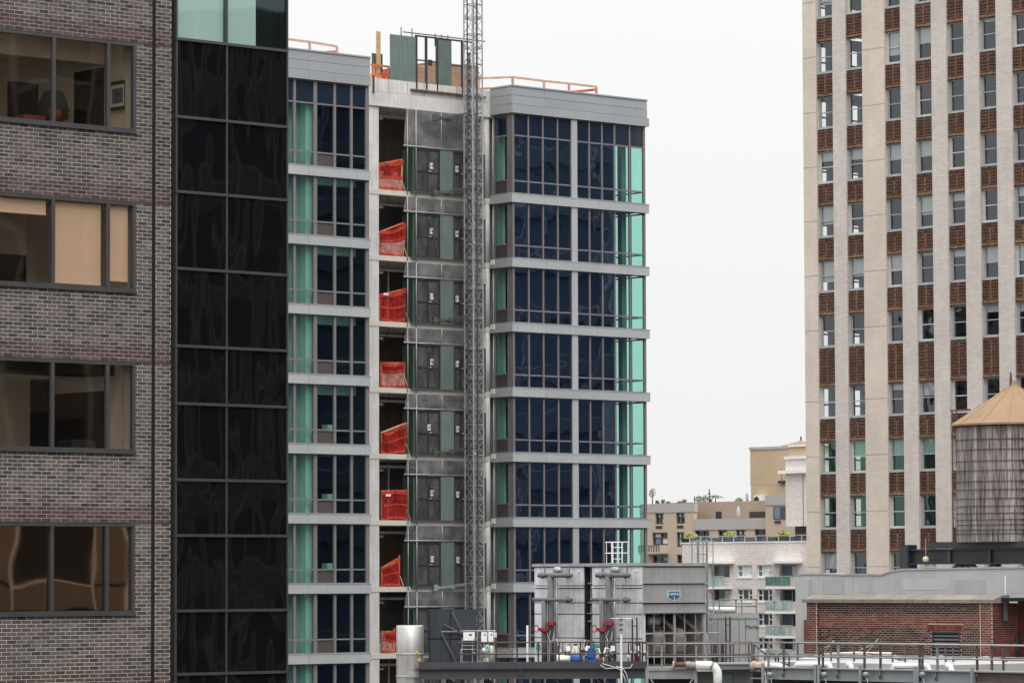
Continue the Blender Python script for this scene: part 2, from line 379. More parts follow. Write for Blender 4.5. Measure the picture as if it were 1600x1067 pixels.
uL = FL.u(-40); uJ0, uJ1 = FL.u(236.5), FL.u(242); uBR = FL.u(266.5); uG0 = FL.u(270.5)
zh = [FL.z(105, y) for y in (55.5, 310.5, 561.5, 815.5)]
PIT = (zh[0] - zh[3]) / 3.0; CH = PIT / 42.0; BL = CH * 3.02
Z0 = zh[0]                                       # top window head
wu1 = FL.u(210.5)                                # right end of the ribbon window
WH = 24 * CH                                     # window height
top_c, bot_c = 14, -170                          # courses above / below the top window head
ztop, zbot = Z0 + top_c * CH, Z0 + bot_c * CH
# backing wall with real openings (mortar face), spandrel by spandrel
back = MB()
for k in range(-1, 3):
    zt = Z0 - k * PIT - WH; zb = Z0 - (k + 1) * PIT
    back.box(uL - 6, wu1, .0035, .3, zb, zt)
back.box(wu1, uJ0, .0035, .3, zbot - 65, ztop); back.box(uJ1, uBR, .0035, .3, zbot - 65, ztop)
back.box(uL - 6, wu1, .0035, .3, 0, Z0 - 3 * PIT - WH)
back.build('wall', M['mortar'], OFF)
box('expansion_joint', M['joint'], OFF, uJ0, uJ1, .001, .3, 0, ztop)
box('corner_return', M['joint'], OFF, uBR, uG0 - .008, -.02, .3, 0, ztop + 3)
for k in range(-1, 4):
    box('plum_mortar', M['mortar_pink'], OFF, uL - 6, uJ0 - .002, .0022, .01, Z0 - (k + 0) * PIT, Z0 - k * PIT + 4 * CH) if k >= 0 else None
    box('plum_mortar', M['mortar_pink'], OFF, uJ1 + .002, uBR - .002, .0022, .01, Z0 - k * PIT, Z0 - k * PIT + 4 * CH) if k >= 0 else None
# bricks
singles = []; jg = MB(); jr = MB(); jg.c = []; jr.c = []
def put_brick(x0, x1, z0, z1, red):
    y = -.002 + R.uniform(-.0015, .0015)
    (jr if red else jg).bbox(x0, x1, y, .014, z0, z1, .002)
    (jr if red else jg).c += [R.random()] * 9
J = .0115
for c in range(bot_c, top_c):
    z0 = Z0 + c * CH + J / 2; z1 = Z0 + (c + 1) * CH - J / 2
    fl = (-c - 1) // 42; pos = (-c - 1) % 42           # courses below this floor's window head
    inwin = c < 0 and pos < 24 and fl <= 3
    red = (c >= 0 and c < 4) or (c < 0 and pos >= 38)
    x = uL - 1.0 - (BL / 2 if c % 2 else 0)
    while x < uBR:
        a, b = x + J / 2, x + BL - J / 2; x += BL
        for s0, s1 in (((wu1 if inwin else uL - 1), uJ0), (uJ1, uBR)):
            p, q = max(a, s0), min(b, s1)
            if q - p < .012: continue
            full = (q - p) > BL - J - .002
            if full and FL.u(-6) < p and Z0 - 3.6 * PIT < z0 < Z0 + .8: singles.append((p, z0, red))
            else: put_brick(p, q, z0, z1, red)
singles.sort(key=lambda t: t[0]); keep, rest = singles[:296], singles[296:]
for p, z0, red in rest: put_brick(p, p + BL - J, z0, z0 + CH - J, red)
bm1 = MB().bbox(0, BL - J, 0, .016, 0, CH - J, .002)
me_g, me_r = bm1.mesh('brick', M['brick']), bm1.mesh('brick', M['brick_red'])
for p, z0, red in keep: inst('brick', me_r if red else me_g, OFF, (p, -.002 + R.uniform(-.0015, .0015), z0))
tag(jg.build('brickwork', M['brick_j'], OFF), kind='stuff'); tag(jr.build('plum_brickwork', M['brick_red_j'], OFF), kind='stuff')
# soft horizontal joint beside each window head
for k in range(0, 4):
    box('soft_joint', M['frame_dark'], OFF, wu1 + .002, uJ0 - .002, -.006, .02, Z0 - k * PIT - .008, Z0 - k * PIT + .012)
    box('soft_joint', M['frame_dark'], OFF, uJ1 + .002, uBR - .002, -.006, .02, Z0 - k * PIT - .008, Z0 - k * PIT + .012)
# ribbon windows and the rooms behind them
mu = [(FL.u(77.5), FL.u(84.5)), (FL.u(163.5), FL.u(170.5))]
for k in range(4):
    zt, zb = Z0 - k * PIT - .012, Z0 - k * PIT - WH + .004
    f = MB(); f.box(uL - 5, wu1, -.018, .05, zt - .055, zt); f.box(uL - 5, wu1, -.018, .05, zb, zb + .075); f.box(uL - 5, wu1 + .01, -.045, -.018, zb - .012, zb + .02)
    f.box(wu1 - .06, wu1, -.016, .05, zb + .075, zt - .055)
    for a, b in mu: f.box(a + .015, b - .005, -.016, .045, zb + .075, zt - .055)
    win = f.build('window', M['frame_dark'], OFF)
    edges = [(uL - 5, mu[0][0]), (mu[0][1], mu[1][0]), (mu[1][1], wu1 - .06)]
    gm = M['glass_brown'] if k == 3 else M['glass_bronze']
    for a, b in edges: pane_y(gm, win, a, b, .036, zb + .085, zt - .06)
    # the room: ceiling, floor, side wall, back wall, soffit beam
    rm = MB(); rw = wu1 + .1
    zc, zf = zt + .12, zb - .65
    box('room_ceiling', M['ceil_int'], OFF, uL - 8, rw, .3, 5.5, zc, zc + .1)
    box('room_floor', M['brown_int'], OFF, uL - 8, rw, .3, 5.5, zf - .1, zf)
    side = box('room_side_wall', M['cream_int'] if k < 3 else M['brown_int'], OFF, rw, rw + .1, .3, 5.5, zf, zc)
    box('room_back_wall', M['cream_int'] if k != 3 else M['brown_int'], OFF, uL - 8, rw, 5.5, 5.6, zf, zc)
    if k == 0:
        y0, z1 = FL.side(163, 106, rw); y1, _ = FL.side(118, 106, rw)
        box('doorway', M['dark_int'], side, rw - .03, rw - .002, min(y0, y1), max(y0, y1), zf, FL.side(140, 110, rw)[1])
        box('soffit_beam', M['ceil_int'], OFF, uL - 8, rw - .02, .9, 1.25, zc - .38, zc - .002)
        box('dark_partition', M['dark_int'], OFF, FL.u(14, 3.0), FL.u(58, 3.0), 3.0, 3.1, zf, zc - .5)
        ya, za = FL.side(198, 128, rw - .02); yb, zb2 = FL.side(172, 172, rw - .02)
        pic = thing('picture', 'dark framed blue print on the office wall behind the topmost ribbon window', 'picture', FL.loc(rw - .03, (ya + yb) / 2, (za + zb2) / 2), FL.t)
        hy, hz = abs(yb - ya) / 2, abs(za - zb2) / 2
        fm = MB()
        for s in (-1, 1): fm.box(-.02, .02, s * hy - .03, s * hy + .03, -hz - .03, hz + .03); fm.box(-.02, .02, -hy + .03, hy - .03, s * hz - .03, s * hz + .03)
        fm.build('frame', M['wood_frame'], pic); box('mat_board', M['white_int'], pic, -.005, .01, -hy + .03, hy - .03, -hz + .03, hz - .03)
        box('print', M['art_blue'], pic, -.012, -.006, -hy + .09, hy - .09, -hz + .09, hz - .09)
        # chair back, red box and a leafy pot standing at the sill
        cx = FL.u(92, .55)
        ch = thing('desk_chair', 'dark round backed chair just inside the topmost ribbon window', 'chair', FL.loc(cx, .75, zf), FL.t)
        MB().lathe([(0, .62), (.2, .64), (.26, .8), (.25, 1.15), (.16, 1.33), (0, 1.37)], 14).build('backrest', M['dark_int'], ch, True)
        MB().cyl((0, 0, 0), (0, 0, .63), .04, 8).build('post', M['black_steel'], ch)
        M['chair_red'] = surf('deep red fabric', (.16,.03,.025), .8); MB().lathe([(0, .8), (.2, .82), (.22, 1.0), (0, 1.04)], 12, (.0, -.08)).build('cushion', M['chair_red'], ch, True)
        bx = box('storage_box', M['chair_red'], None, 0, .42, 0, .25, 0, .12); bx.location = FL.loc(FL.u(36, .5), .5, zb + .1); bx.rotation_euler.z = FL.t
        tag(bx, 'low red box on the sill of the topmost ribbon window', 'box')
        box('window_ledge', M['grey_int'], OFF, uL - 8, rw - .002, .3, .7, zb - .02, zb + .08)
        M['leaf_dark'] = surf('house plant leaf', (.08,.12,.04), .6, var=.4)
        pl = thing('potted_plant', 'small leafy pot plant on the sill beside the round backed chair', 'plant', FL.loc(FL.u(101, .45), .45, zb + .082), FL.t)
        MB().lathe([(0, 0), (.05, 0), (.065, .1), (0, .1)], 10).build('pot', M['chair_red'], pl, True)
        lf = MB()
        for i in range(46):
            t = R.uniform(0, 6.28); e = R.uniform(.05, .16); h = .1 + R.uniform(0, .2); c = Vector((math.cos(t) * e * .6, math.sin(t) * e * .6, h))
            d = Vector((math.cos(t), math.sin(t), .6)) * .05; n2 = Vector((-math.sin(t), math.cos(t), 0)) * .018
            lf.add([c - d, c + n2, c + d, c - n2], [(0, 1, 2, 3)])
        lf.build('leaves', M['leaf_dark'], pl)
    if k == 1:
        for (a, b), yb_ in zip(edges, (329, 442, 438)):
            px = (0, 120, 190)[edges.index((a, b))]
            zz = FL.z(px, yb_, .09)
            bl = MB().box(a + .03, b - .03, .09, .095, zz, zt - .07).build('roller_blind', M['blind'], win)
            MB().box(a + .03, b - .03, .082, .102, zz - .025, zz).build('hem_bar', M['blind'], win)
        box('dark_partition', M['dark_int'], OFF, FL.u(-20, 2.2), FL.u(40, 2.2), 2.2, 2.3, zf, zc - .9)
        box('partition', M['cream_int'], OFF, FL.u(40, 2.2), FL.u(56, 2.2), 2.2, 2.3, zf, zc)
    if k == 2:
        y0, _ = FL.side(163, 600, rw); y1, _ = FL.side(86, 600, rw)
        box('doorway', M['dark_int'], side, rw - .03, rw - .002, min(y0, y1), max(y0, y1), zf, zc - .55)
        box('soffit_beam', M['brown_int'], OFF, uL - 8, rw - .02, .7, 1.5, zc - .3, zc - .002)
        box('dark_partition', M['dark_int'], OFF, FL.u(52, 2.4), FL.u(80, 2.4), 2.4, 2.5, zf, zc - .3)
        dk = box('desk_cabinet', M['black_steel'], None, 0, .5, 0, .4, 0, .9); dk.location = FL.loc(FL.u(112, .9), .9, zf); dk.rotation_euler.z = FL.t
        tag(dk, 'black cabinet inside the third ribbon window from the top', 'cabinet')
box('roof_slab', M['grey_int'], OFF, uL - 8, FL.u(447), .35, 9, ztop - .05, ztop + .25)
box('rear_block', M['mortar_pink'], OFF, uL - 8, FL.u(447), 6.0, 18, 0, ztop + .25)
# black glass corner: rows of panes between grey rails
rows270 = [-58, 60.5, 182, 299, 419, 540, 630, 749, 836, 954, 1053, 1150]
zr = [FL.z(272, y, -.05) for y in rows270]
gx = [uG0 + .01, FL.u(353, -.05), FL.u(448, -.05)]
for r in range(len(zr) - 1):
    for c in range(2):
        a, b, t_, b_ = gx[c] + .02, gx[c + 1] - .02, zr[r] - .025, zr[r + 1] + .025
        mt = M['glass_green'] if r == 0 else M['glass_black']
        if r == 0: pane_y(M['glass_teal'], OFF, a, b, -.045, b_, t_); continue
        mbx = MB().box(-(b - a) / 2, (b - a) / 2, 0, .012, -(t_ - b_) / 2, (t_ - b_) / 2)
        mbx.build('pane', mt, OFF, loc=((a + b) / 2, -.05, (t_ + b_) / 2))
for r, z in enumerate(zr):
    box('rail', M['rail'], OFF, gx[0] - .03, gx[2] + .01, -.09, .02, z - .024, z + .024)
for x in gx: box('mullion', M['rail' if x == gx[1] else 'frame_dark'], OFF, x - .016, x + .016, -.075, .02, 0, zr[0])
box('glass_backing', M['joint'], OFF, uG0, gx[2] - .02, .03, .33, 0, zr[1])
box('glass_backing', M['joint'], OFF, FL.u(399, .1), gx[2] - .02, .12, .33, zr[1] + .002, zr[0])
shd = box('pale_sheet', M['sheet_teal'], OFF, gx[0], FL.u(399, .03), .03, .035, zr[1] - .02, zr[0])  # pale sheet behind the teal panes, ends partway across the right one
box('corner_cap', M['frame_dark'], OFF, gx[2] - .016, gx[2] + .03, -.05, .5, 0, zr[0])

# ================================================================== apartment tower under construction (middle)
APT = fthing('apartment_tower', 'unfinished glass and grey metal apartment tower with open concrete middle bay', 'building', FA)
FH = 3.1
_d = ray(803, 500); yR = (Vector((_d.x * 183.0 / _d.y, 183.0)) - FA.o).dot(FA.V)       # right bay plane
uRc = FA.hit(801, 500, yR)[0]                                                         # right bay's near corner
yC = FA.side(767, 500, uRc)[0] - .06                                                  # recessed concrete plane
ZS = FA.z(580, 294.6, yC)                                                             # slab top at the floor marked 29
NF = 9
zs = [ZS - FH * i for i in range(NF + 15)]
uE = FA.u(577, 0)                                   # left bay's right end
uLB = FA.u(380, 0)
uRE = FA.hit(1010, 500, yR)[0]                      # right bay's right end
ZPB, ZPT = ZS + 3.97, ZS + 5.3                      # parapet bottom / top
NV = len(zs)
def band(u0, u1, y, i, ret=None):
    """one cladding band over a slab edge"""
    m = MB().box(u0, u1, y - .12, y + .25, zs[i] - .28, zs[i] + .14)
    m.box(u0, u1, y - .14, y + .25, zs[i] + .14, zs[i] + .165)
    return m
# slabs, one per floor, all bays
for i in range(NV):
    z = zs[i]
    box('floor_slab', M['slab'], APT, FA.u(577, yC) - .1, FA.hit(770, 400, yC)[0] + .35, yC, yC + 9, z - .24, z)
    box('left_slab', M['grey_int'], APT, uLB, uE - .02, .1, yC + 9, z - .24, z - .001)
    box('right_slab', M['grey_int'], APT, uRc + .06, uRE - .05, yR + .1, yR + 9, z - .24, z - .001)
box('roof_slab', M['slab'], APT, uLB, uRE - .05, yC + .4, yC + 9, ZPB - .05, ZPB + .25)
box('left_roof', M['grey_int'], APT, uLB, uE - .05, .1, yC + .4, ZPB - .05, ZPB + .2)
# cladding panels on bands: left bay two lengths, right bay three lengths and the return
seamL = FA.u(482, -.12)
seamsR = [uRc, FA.hit(850, 500, yR)[0], FA.hit(932, 500, yR)[0], uRE + .12]
yret = yC - .02
for i in range(NV):
    for a, b in ((uLB, seamL - .006), (seamL + .006, uE)): band(a, b, 0, i).build('cladding_panel', M['metal_band'], APT)
    for k in range(3):
        a, b = seamsR[k] + (.006 if k else -.12), seamsR[k + 1] - (.006 if k < 2 else 0)
        band(a, b, yR, i).build('cladding_panel', M['metal_band'], APT)
    MB().box(uRc - .12, uRc + .2, yR + .252, yret, zs[i] - .28, zs[i] + .14).build('cladding_panel', M['metal_band'], APT)
# parapets: three courses of panels each
ph = (ZPT - ZPB - .04) / 3
for k in range(3):
    z0, z1 = ZPB + .04 + k * ph, ZPB + .04 + (k + 1) * ph - .018
    pr = .012 * (2 - k) if k else .05
    for a, b in ((uLB, seamL - .004), (seamL + .004, uE - .03)):
        box('cladding_panel', M['parapet'], APT, a, b, -.1 - pr, .2, z0, z1)
    for q in range(3):
        a, b = seamsR[q] + (.004 if q else -.1), seamsR[q + 1] - (.004 if q < 2 else (.0 if k == 0 else .1))
        box('cladding_panel', M['parapet'], APT, a, b, yR - .1 - pr, yR + .2, z0, z1)
    box('cladding_panel', M['parapet'], APT, uRc - .1 - pr, uRc + .2, yR + .202, yret, z0, z1)
for a, b, y in ((uLB, uE - .03, 0), (uRc - .1, uRE + .02, yR)):
    box('parapet_core', M['joint'], APT, a + .02, b - .02, y - .05, y + .24, ZPB + .05, ZPT - .03)
    box('coping', M['parapet'], APT, a - .02, b + .02, y - .15, y + .28, ZPT - .017, ZPT + .05)
box('coping', M['parapet'], APT, uRc - .14, uRc + .24, yR + .282, yret, ZPT - .017, ZPT + .05)
box('parapet_end', M['concrete'], APT, uE - .028, uE + .02, -.1, .4, ZPB + .04, ZPT - .02)
# ---------- window walls
def window_wall(name, xs, widths, y, zb, zt, trans, panels, gm, par, fd=.08, navy_top=False, special=None):
    """xs: mullion centres; trans: transom heights; panels: set of (col,row) filled opaque"""
    f = MB()
    for x, w_ in zip(xs, widths): f.box(x - w_ / 2, x + w_ / 2, y - .02, y + fd, zb, zt)
    zz = [zb] + list(trans) + [zt]
    for j, z in enumerate(zz):
        h = .035
        for c in range(len(xs) - 1):
            a, b = xs[c] + widths[c] / 2, xs[c + 1] - widths[c + 1] / 2
            f.box(a, b, y - .012, y + fd, max(zb, z - h), min(zt, z + h))
    fr = f.build(name, M['mullion'], par)
    for c in range(len(xs) - 1):
        a, b = xs[c] + widths[c] / 2, xs[c + 1] - widths[c + 1] / 2
        for r in range(len(zz) - 1):
            m = gm if not (special and c in special) else special[c]
            nm = 'pane'
            if (c, r) in panels: m = M['louver']; nm = 'infill_panel'
            if navy_top and r == len(zz) - 2: m = M['navy']
            z0, z1 = zz[r] + .02, zz[r + 1] - .02
            tl = R.uniform(-.004, .004)
            o = MB().add([(-(b-a)/2, tl, -(z1-z0)/2), ((b-a)/2, -tl, -(z1-z0)/2), ((b-a)/2, -tl + R.uniform(-.004, .004), (z1-z0)/2), (-(b-a)/2, tl, (z1-z0)/2)], [(0, 1, 2, 3)]).build(nm, m, fr, loc=((a + b) / 2, y + .03, (z0 + z1) / 2))
    return fr
pxL = [405, 433, 460.5, 493, 523.6, 549.8, 574.5]; wL = [.07, .07, .14, .2, .14, .14, .2]
xsL = [FA.u(p, 0) for p in pxL]
pxR = [803, 826.9, 849.6, 872.6, 897.6, 922.2, 942.2, 961.7, 985.4, 1008]
xsR = [FA.hit(p, 500, yR)[0] for p in pxR]; wR = [.12, .085, .085, .085, .37, .085, .085, .1, .09, .14]
zw = lambda i: (zs[i] + .165, (zs[i - 1] - .28) if i else ZPB + .03)
for i in range(10):
    zb, zt = zw(i)
    tr = [zb + .62] if i else [zb + .62, zt - 1.02]
    window_wall('window_wall', xsL, wL, .02, zb, zt, tr, {(3, 0)}, M['glass_green'], APT, navy_top=(i == 0))
    tr = [zb + .6] if i else [zb + .6, zt - 1.05]
    window_wall('window_wall', xsR, wR, yR + .02, zb, zt, tr, set(), M['glass_navy'], APT, navy_top=(i == 0), special={7: M['glass_green'], 8: M['glass_green']})
    # wide grey pier of the right bay
    box('metal_pier', M['metal_band'], APT, xsR[4] - .19, xsR[4] + .19, yR - .05, yR - .005, zb + .002, zt - .002)
# end wall of the right bay: glass near the corner so that the sky shows through
    f = MB(); yy = [yR + .12, yR + 1.1, yR + 2.25, yR + 3.4]
    for y in yy: f.box(uRE - .06, uRE + .02, y - .06, y + .06, zb, zt)
    f.box(uRE - .06, uRE + .02, yR + .18, yR + 3.4, zb, zb + .07); f.box(uRE - .06, uRE + .02, yR + .18, yR + 3.4, zt - .07, zt); f.box(uRE - .06, uRE + .02, yR + .18, yR + 3.4, zb + .57, zb + .63)
    ew = f.build('end_window_wall', M['mullion'], APT)
    for q in range(3): pane_x(M['glass_green'], ew, uRE - .02, yy[q] + .06, yy[q + 1] - .06, zb + .07, zt - .07)
    box('end_wall', M['parapet'], APT, uRE - .1, uRE, yR + 3.46, yR + 9, zb - .43, zt + .002)
# return face: brown frame, one tall pane, an infill panel
    yr0, yr1 = yR + .3, yC - .25
    f = MB(); f.box(uRc + .04, uRc + .14, yR + .02, yR + .42, zb, zt); f.box(uRc + .04, uRc + .14, yC - .22, yC - .12, zb, zt)
    f.box(uRc + .05, uRc + .14, yR + .42, yC - .22, zb + .62, zb + .69); f.box(uRc + .05, uRc + .14, yR + .42, yC - .22, zt - .06, zt); f.box(uRc + .05, uRc + .14, yR + .42, yC - .22, zb, zb + .05)
    if i == 0: f.box(uRc + .05, uRc + .14, yR + .42, yC - .22, zt - 1.08, zt - 1.0)
    rw_ = f.build('return_window_wall', M['mullion'], APT)
    box('infill_panel', M['louver'], rw_, uRc + .07, uRc + .09, yR + .42, yC - .22, zb + .05, zb + .62)
    pane_x(M['glass_green'], rw_, uRc + .07, yR + .42, yC - .22, zb + .69, (zt - 1.08) if i == 0 else zt - .06)
    if i == 0: box('pane', M['navy'], rw_, uRc + .07, uRc + .075, yR + .42, yC - .22, zt - 1.0, zt - .06)
# interiors: dark rooms behind the right bay, curtains and columns behind the left
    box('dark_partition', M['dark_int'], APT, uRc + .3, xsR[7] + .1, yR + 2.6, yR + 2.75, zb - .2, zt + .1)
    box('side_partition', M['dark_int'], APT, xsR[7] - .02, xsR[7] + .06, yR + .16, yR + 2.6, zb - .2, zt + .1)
    box('corner_column', M['grey_int'], APT, uRE - .5, uRE - .2, yR + 1.2, yR + 1.5, zb - .2, zt + .1)
    box('pale_wall', M['white_int'], APT, uRc + .5, uRc + .62, yR + 1.2, yR + 2.6, zb - .2, zt + .1)
    box('room_partition', M['soffit'], APT, xsL[3] - .1, uE - .1, 3.6, 3.75, zb - .2, zt + .1)
    if i: box('kitchen_counter', M['white_int' if i % 2 else 'soffit'], APT, xsL[3] + .6, xsL[3] + 2.2, 2.6, 3.2, zb - .16, zb + .75)
    if i % 3 == 1: box('inner_door', M['white_int'], APT, uE - 1.3, uE - .5, 3.5, 3.59, zb - .16, zb + 1.95)
    box('pale_wall', M['plaster_int'], APT, uLB, FA.u(480, .75), .75, .85, zb - .16, zt + .1)
    box('pale_column', M['white_int'], APT, FA.u(477, .35), FA.u(495, .35), .32, .74, zb - .16, zt + .1)
    if i in (1, 2, 3, 4): box('ceiling_bounce_strip', M['white_int'], APT, xsL[3] + .1, uE - .12, .8, 1.2, zt - .2 - .05 * i, zt + .05)  # white box imitating light bounced off the ceiling
    if i in (4, 5, 6): box('stair_box', M['white_int'], APT, xsL[4] + .05, xsL[4] + .5, .6, 1.0, zb - .16, zb + .9)
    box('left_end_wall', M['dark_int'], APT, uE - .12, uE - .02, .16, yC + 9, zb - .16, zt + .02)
    if i: box('end_frame', M['mullion'], APT, uE - .02, uE + .004, .0, .3, zb, zt)
box('side_wall', M['parapet'], APT, uLB - .25, uLB - .02, -.05, yC + 9.2, 0, ZPT)
box('rear_wall', M['parapet'], APT, uLB, uRE - .12, yC + 9.02, yC + 9.2, 0, ZPB - .06)
box('lower_glazing', M['navy'], APT, uLB, uE - .03, .04, .1, 0, zs[9] - .3); box('lower_glazing', M['navy'], APT, uRc + .2, uRE - .06, yR + .04, yR + .1, 0, zs[9] - .3)
# ---------- open concrete bay
uc0, uc1 = FA.u(577.5, yC), FA.u(593, yC)
ud0 = FA.hit(757, 500, yC)[0]; ud1 = FA.hit(769, 500, yC)[0]
for i in range(NV):
    z0, z1 = zs[i], (zs[i - 1] - .24 if i else ZPB)
    box('column', M['concrete'], APT, uc0, uc1, yC + .03, yC + .55, z0, z1)
    MB().cyl(((ud0 + ud1) / 2, yC + .25, z0), ((ud0 + ud1) / 2, yC + .25, z1), (ud1 - ud0) / 2, 16).build('round_column', M['concrete'], APT, True)
    MB().cyl((ud1 + .08, yC - .02, z0 - .2), (ud1 + .08, yC - .02, z1 + .05), .04, 8).build('drain_pipe', M['white_paint'], APT, True)
    if i < 10:
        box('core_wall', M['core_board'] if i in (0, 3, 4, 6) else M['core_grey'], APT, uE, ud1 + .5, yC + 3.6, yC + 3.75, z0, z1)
        MB().cyl((uc1 - .3, yC + 1.2, z1 - .3), (ud1, yC + 1.2, z1 - .34), .07, 8).build('ceiling_pipe', M['galv'], APT, True)
        MB().cyl((uc1 + .2, yC + .3, z1 - .35), (uc1 + .5, yC + 3.0, z1 - .35), .05, 8).build('ceiling_pipe', M['galv_dark'], APT, True)
        MB().box(uc1 + .1, uc1 + .9, yC + .8, yC + .95, z1 - .55, z1 - .45).build('cable_tray', M['galv'], APT)
    if i < 10: box('party_wall', M['soffit'], APT, ud1 + .3, ud1 + .42, yC + .3, yC + 3.6, z0, z1)
    if i < 9:
        for q in range(3 + i % 3):
            xx = uc1 + .25 + .33 * q + .1 * ((i * 7 + q * 3) % 3)
            MB().bar((xx, yC + 1.5 + .5 * (q % 2), z0), (xx + .04, yC + 1.5 + .5 * (q % 2), z1), .06).build('prop', M['galv'] if (q + i) % 2 else M['raw_wood'], APT)
        MB().tube([(uc1 + .3, yC + .5, z1), (uc1 + .35, yC + .5, z1 - .5), (uc1 + .6, yC + .6, z1 - .75 - .1 * (i % 3)), (uc1 + .9, yC + .5, z1 - .4), (uc1 + 1.0, yC + .5, z1)], .015, 5).build('hanging_cable', M['black_steel'], APT, True)
        box('material_pile', M['raw_wood' if i % 3 == 0 else 'grey_int'], APT, uc1 + .6, uc1 + 1.3, yC + 2.2, yC + 2.9, z0, z0 + .5 + .2 * (i % 4))
    if i in (4, 6): box('timber_door', M['raw_wood'], APT, uc1 + .45, uc1 + 1.0, yC + 3.3, yC + 3.4, z0, z0 + 2.1)
# fascia of the top
ff0, ff1 = FA.u(577, yC), ud1 + .3
box('fascia', M['concrete'], APT, ff0, ff1, yC - .08, yC + .4, ZPB - .06, ZPB + .62)
box('upstand', M['concrete'], APT, ff0 + .02, ff1, yC - .04, yC + .38, ZPB + .64, ZPT - .08)
for p in (590, 607, 637, 663, 690, 714):
    a = FA.u(p, yC); box('formwork_joint', M['soffit'], APT, a - .012, a + .012, yC - .052, yC - .03, ZPB + .66, ZPT - .09)
box('downpipe', M['black_steel'], APT, FA.u(584.5, yC - .2), FA.u(586, yC - .2), yC - .2, yC - .12, ZPB - .1 + .6, ZPT + .02)
for i in range(1, 9): box('bracket', M['white_paint'], APT, ud1 - .2, ud1 + .12, yC - .35, yC - .1, zs[i] - .12, zs[i] + .12)
# roof bulkhead of brown brick seen through the roof gates
M['bulk_brick'] = fine_brick('brown bulkhead brick', (.27,.16,.11), (.33,.2,.14), (.36,.28,.22), .4, .13)
bu0, bz = FA.hit(652, 100, yC + 4); bu1 = FA.hit(748, 100, yC + 4)[0]
zt_ = FA.z(690, 98, yC + 4)
bk = MB().prism([(bu0, ZPB), (bu1, ZPB), (bu1, zt_), (bu0 + 1.0, zt_), (bu0 + 1.0, zt_ - .12), (bu0 + .5, zt_ - .3), (bu0, zt_ - .34)], yC + 4, yC + 8).build('roof_bulkhead', M['bulk_brick'], APT)
# ---------- hoist landing gates, one per floor
M['sign'] = M['white_paint']
DIG = {}
ORD = ('highest one below the roof edge', 'second below the roof edge', 'third below the roof edge', 'fourth below the roof edge', 'fifth below the roof edge', 'sixth below the roof edge', 'seventh below the roof edge, fully in view', 'partly hidden by the dark screen panels', 'lowest one behind the platform beam')
def gate(i, num, z, znet, place):
    t = thing('landing_gate', f'green panelled hoist landing gate numbered {num}, {ORD[i]}', 'gate',
              FA.loc(FA.u(648, yC), yC - .1, z), FA.t, 'hoist landing gates')
    u0 = FA.u(648, yC - .1); G = lambda p: FA.hit(p, 500, yC - .1)[0] - u0
    H = 2.06
    # wing running back into the floor
    box('wing_panel', M['plywood_shaded'], t, -.03, .0, .02, .95, .01, H)
    box('wing_panel', M['plywood_shaded'], t, G(643.5), -.035, .03, .06, .01, H - .02)
    for a, b in ((0, 684.5), (706, 757)):
        x0 = G(a) if a else 0.02; x1 = G(b)
        if a: x1 = x0 + .92
        f = MB(); f.box(x0, x0 + .05, -.03, .03, .02, H); f.box(x1 - .05, x1, -.03, .03, .02, H); f.box(x0 + .05, x1 - .05, -.03, .03, H - .06, H)
        f.box(x0 + .05, x1 - .05, -.03, .03, .02, .1); xm = (x0 + x1) / 2; f.box(xm - .035, xm + .035, -.035, .03, .1, H - .06); f.box(x0 + .05, xm - .035, -.03, .025, .98, 1.05); f.box(xm + .035, x1 - .05, -.03, .025, .94, 1.01)
        d = f.build('door', M['door_dark'], t)
        for xa, xb in ((x0 + .05, xm - .035), (xm + .035, x1 - .05)):
            box('mesh_infill', M['door_mesh'], d, xa, xb, .004, .008, .1, H - .06)
        if i in (1, 3, 5):
            MB().bar((x0 + .12, -.045, .1), (xm, -.045, H - .1), .03).build('brace', M['galv_dark'], d); MB().bar((x1 - .1, -.045, .1), (xm + .02, -.045, H - .1), .03).build('brace', M['galv_dark'], d)
        MB().box(xm + .04, xm + .2, -.06, -.035, 1.0, 1.06).build('latch', M['galv'], d)
        sx_ = xm + (.2 if i not in (4,) else .02); sz = 1.28 if not a else 1.24
        if a: sx_ = x0 + .22
        if num:
            pl = box('number_plate', M['sign'], t, sx_ - .1, sx_ + .1, -.052, -.046, sz - .14, sz + .14)
            if num not in DIG: DIG[num] = text_mesh(num, .21, M['black_ink'])
            inst('lettering', DIG[num], pl, (sx_, -.056, sz))
    box('panel', M['plywood_green'], t, G(685), G(705.5), -.05, -.03, -.02, H + .02)
    box('panel', M['galv_dark'], t, G(706) + .94, G(757), .0, .03, 0, H)
    box('threshold', M['galv_dark'], t, G(640), G(757), -.07, .08, -.035, .008)
    MB().cyl((-.02, -.06, -.25), (-.02, -.06, znet - z), .026, 8).build('scaffold_tube', M['galv'], t, True)
    MB().cyl((G(634.5), -.02, -.2), (G(634.5), -.02, znet - z), .024, 8).build('scaffold_tube', M['galv'], t, True)
    MB().cyl((G(627), -.07, H + .08), (G(724), -.07, H + .08), .03, 8).build('scaffold_tube', M['galv'], t, True)
    MB().cyl((G(687), -.05, H), (G(687), -.05, znet - z), .022, 8).build('scaffold_tube', M['galv'], t, True)
    h = znet - z
    if h > H + .3:
        a, b = G(632), G(757)
        def fn(s, v):
            x = a + (b - a) * s
            return (x - (.12 * (1 - v) if s < .01 else 0), -.03 + .03 * math.sin(9 * s + i) + .03 * math.sin(23 * s + 4 * v), H + .02 + (h - H - .03) * v)
        MB().grid(fn, 40, 5).build('netting', M['grey_net'], t, True)
    return t
for i in range(9):
    gate(i, str(29 - i), zs[i] + .01, (zs[i - 1] - .24) if i else ZPB - .05, i)
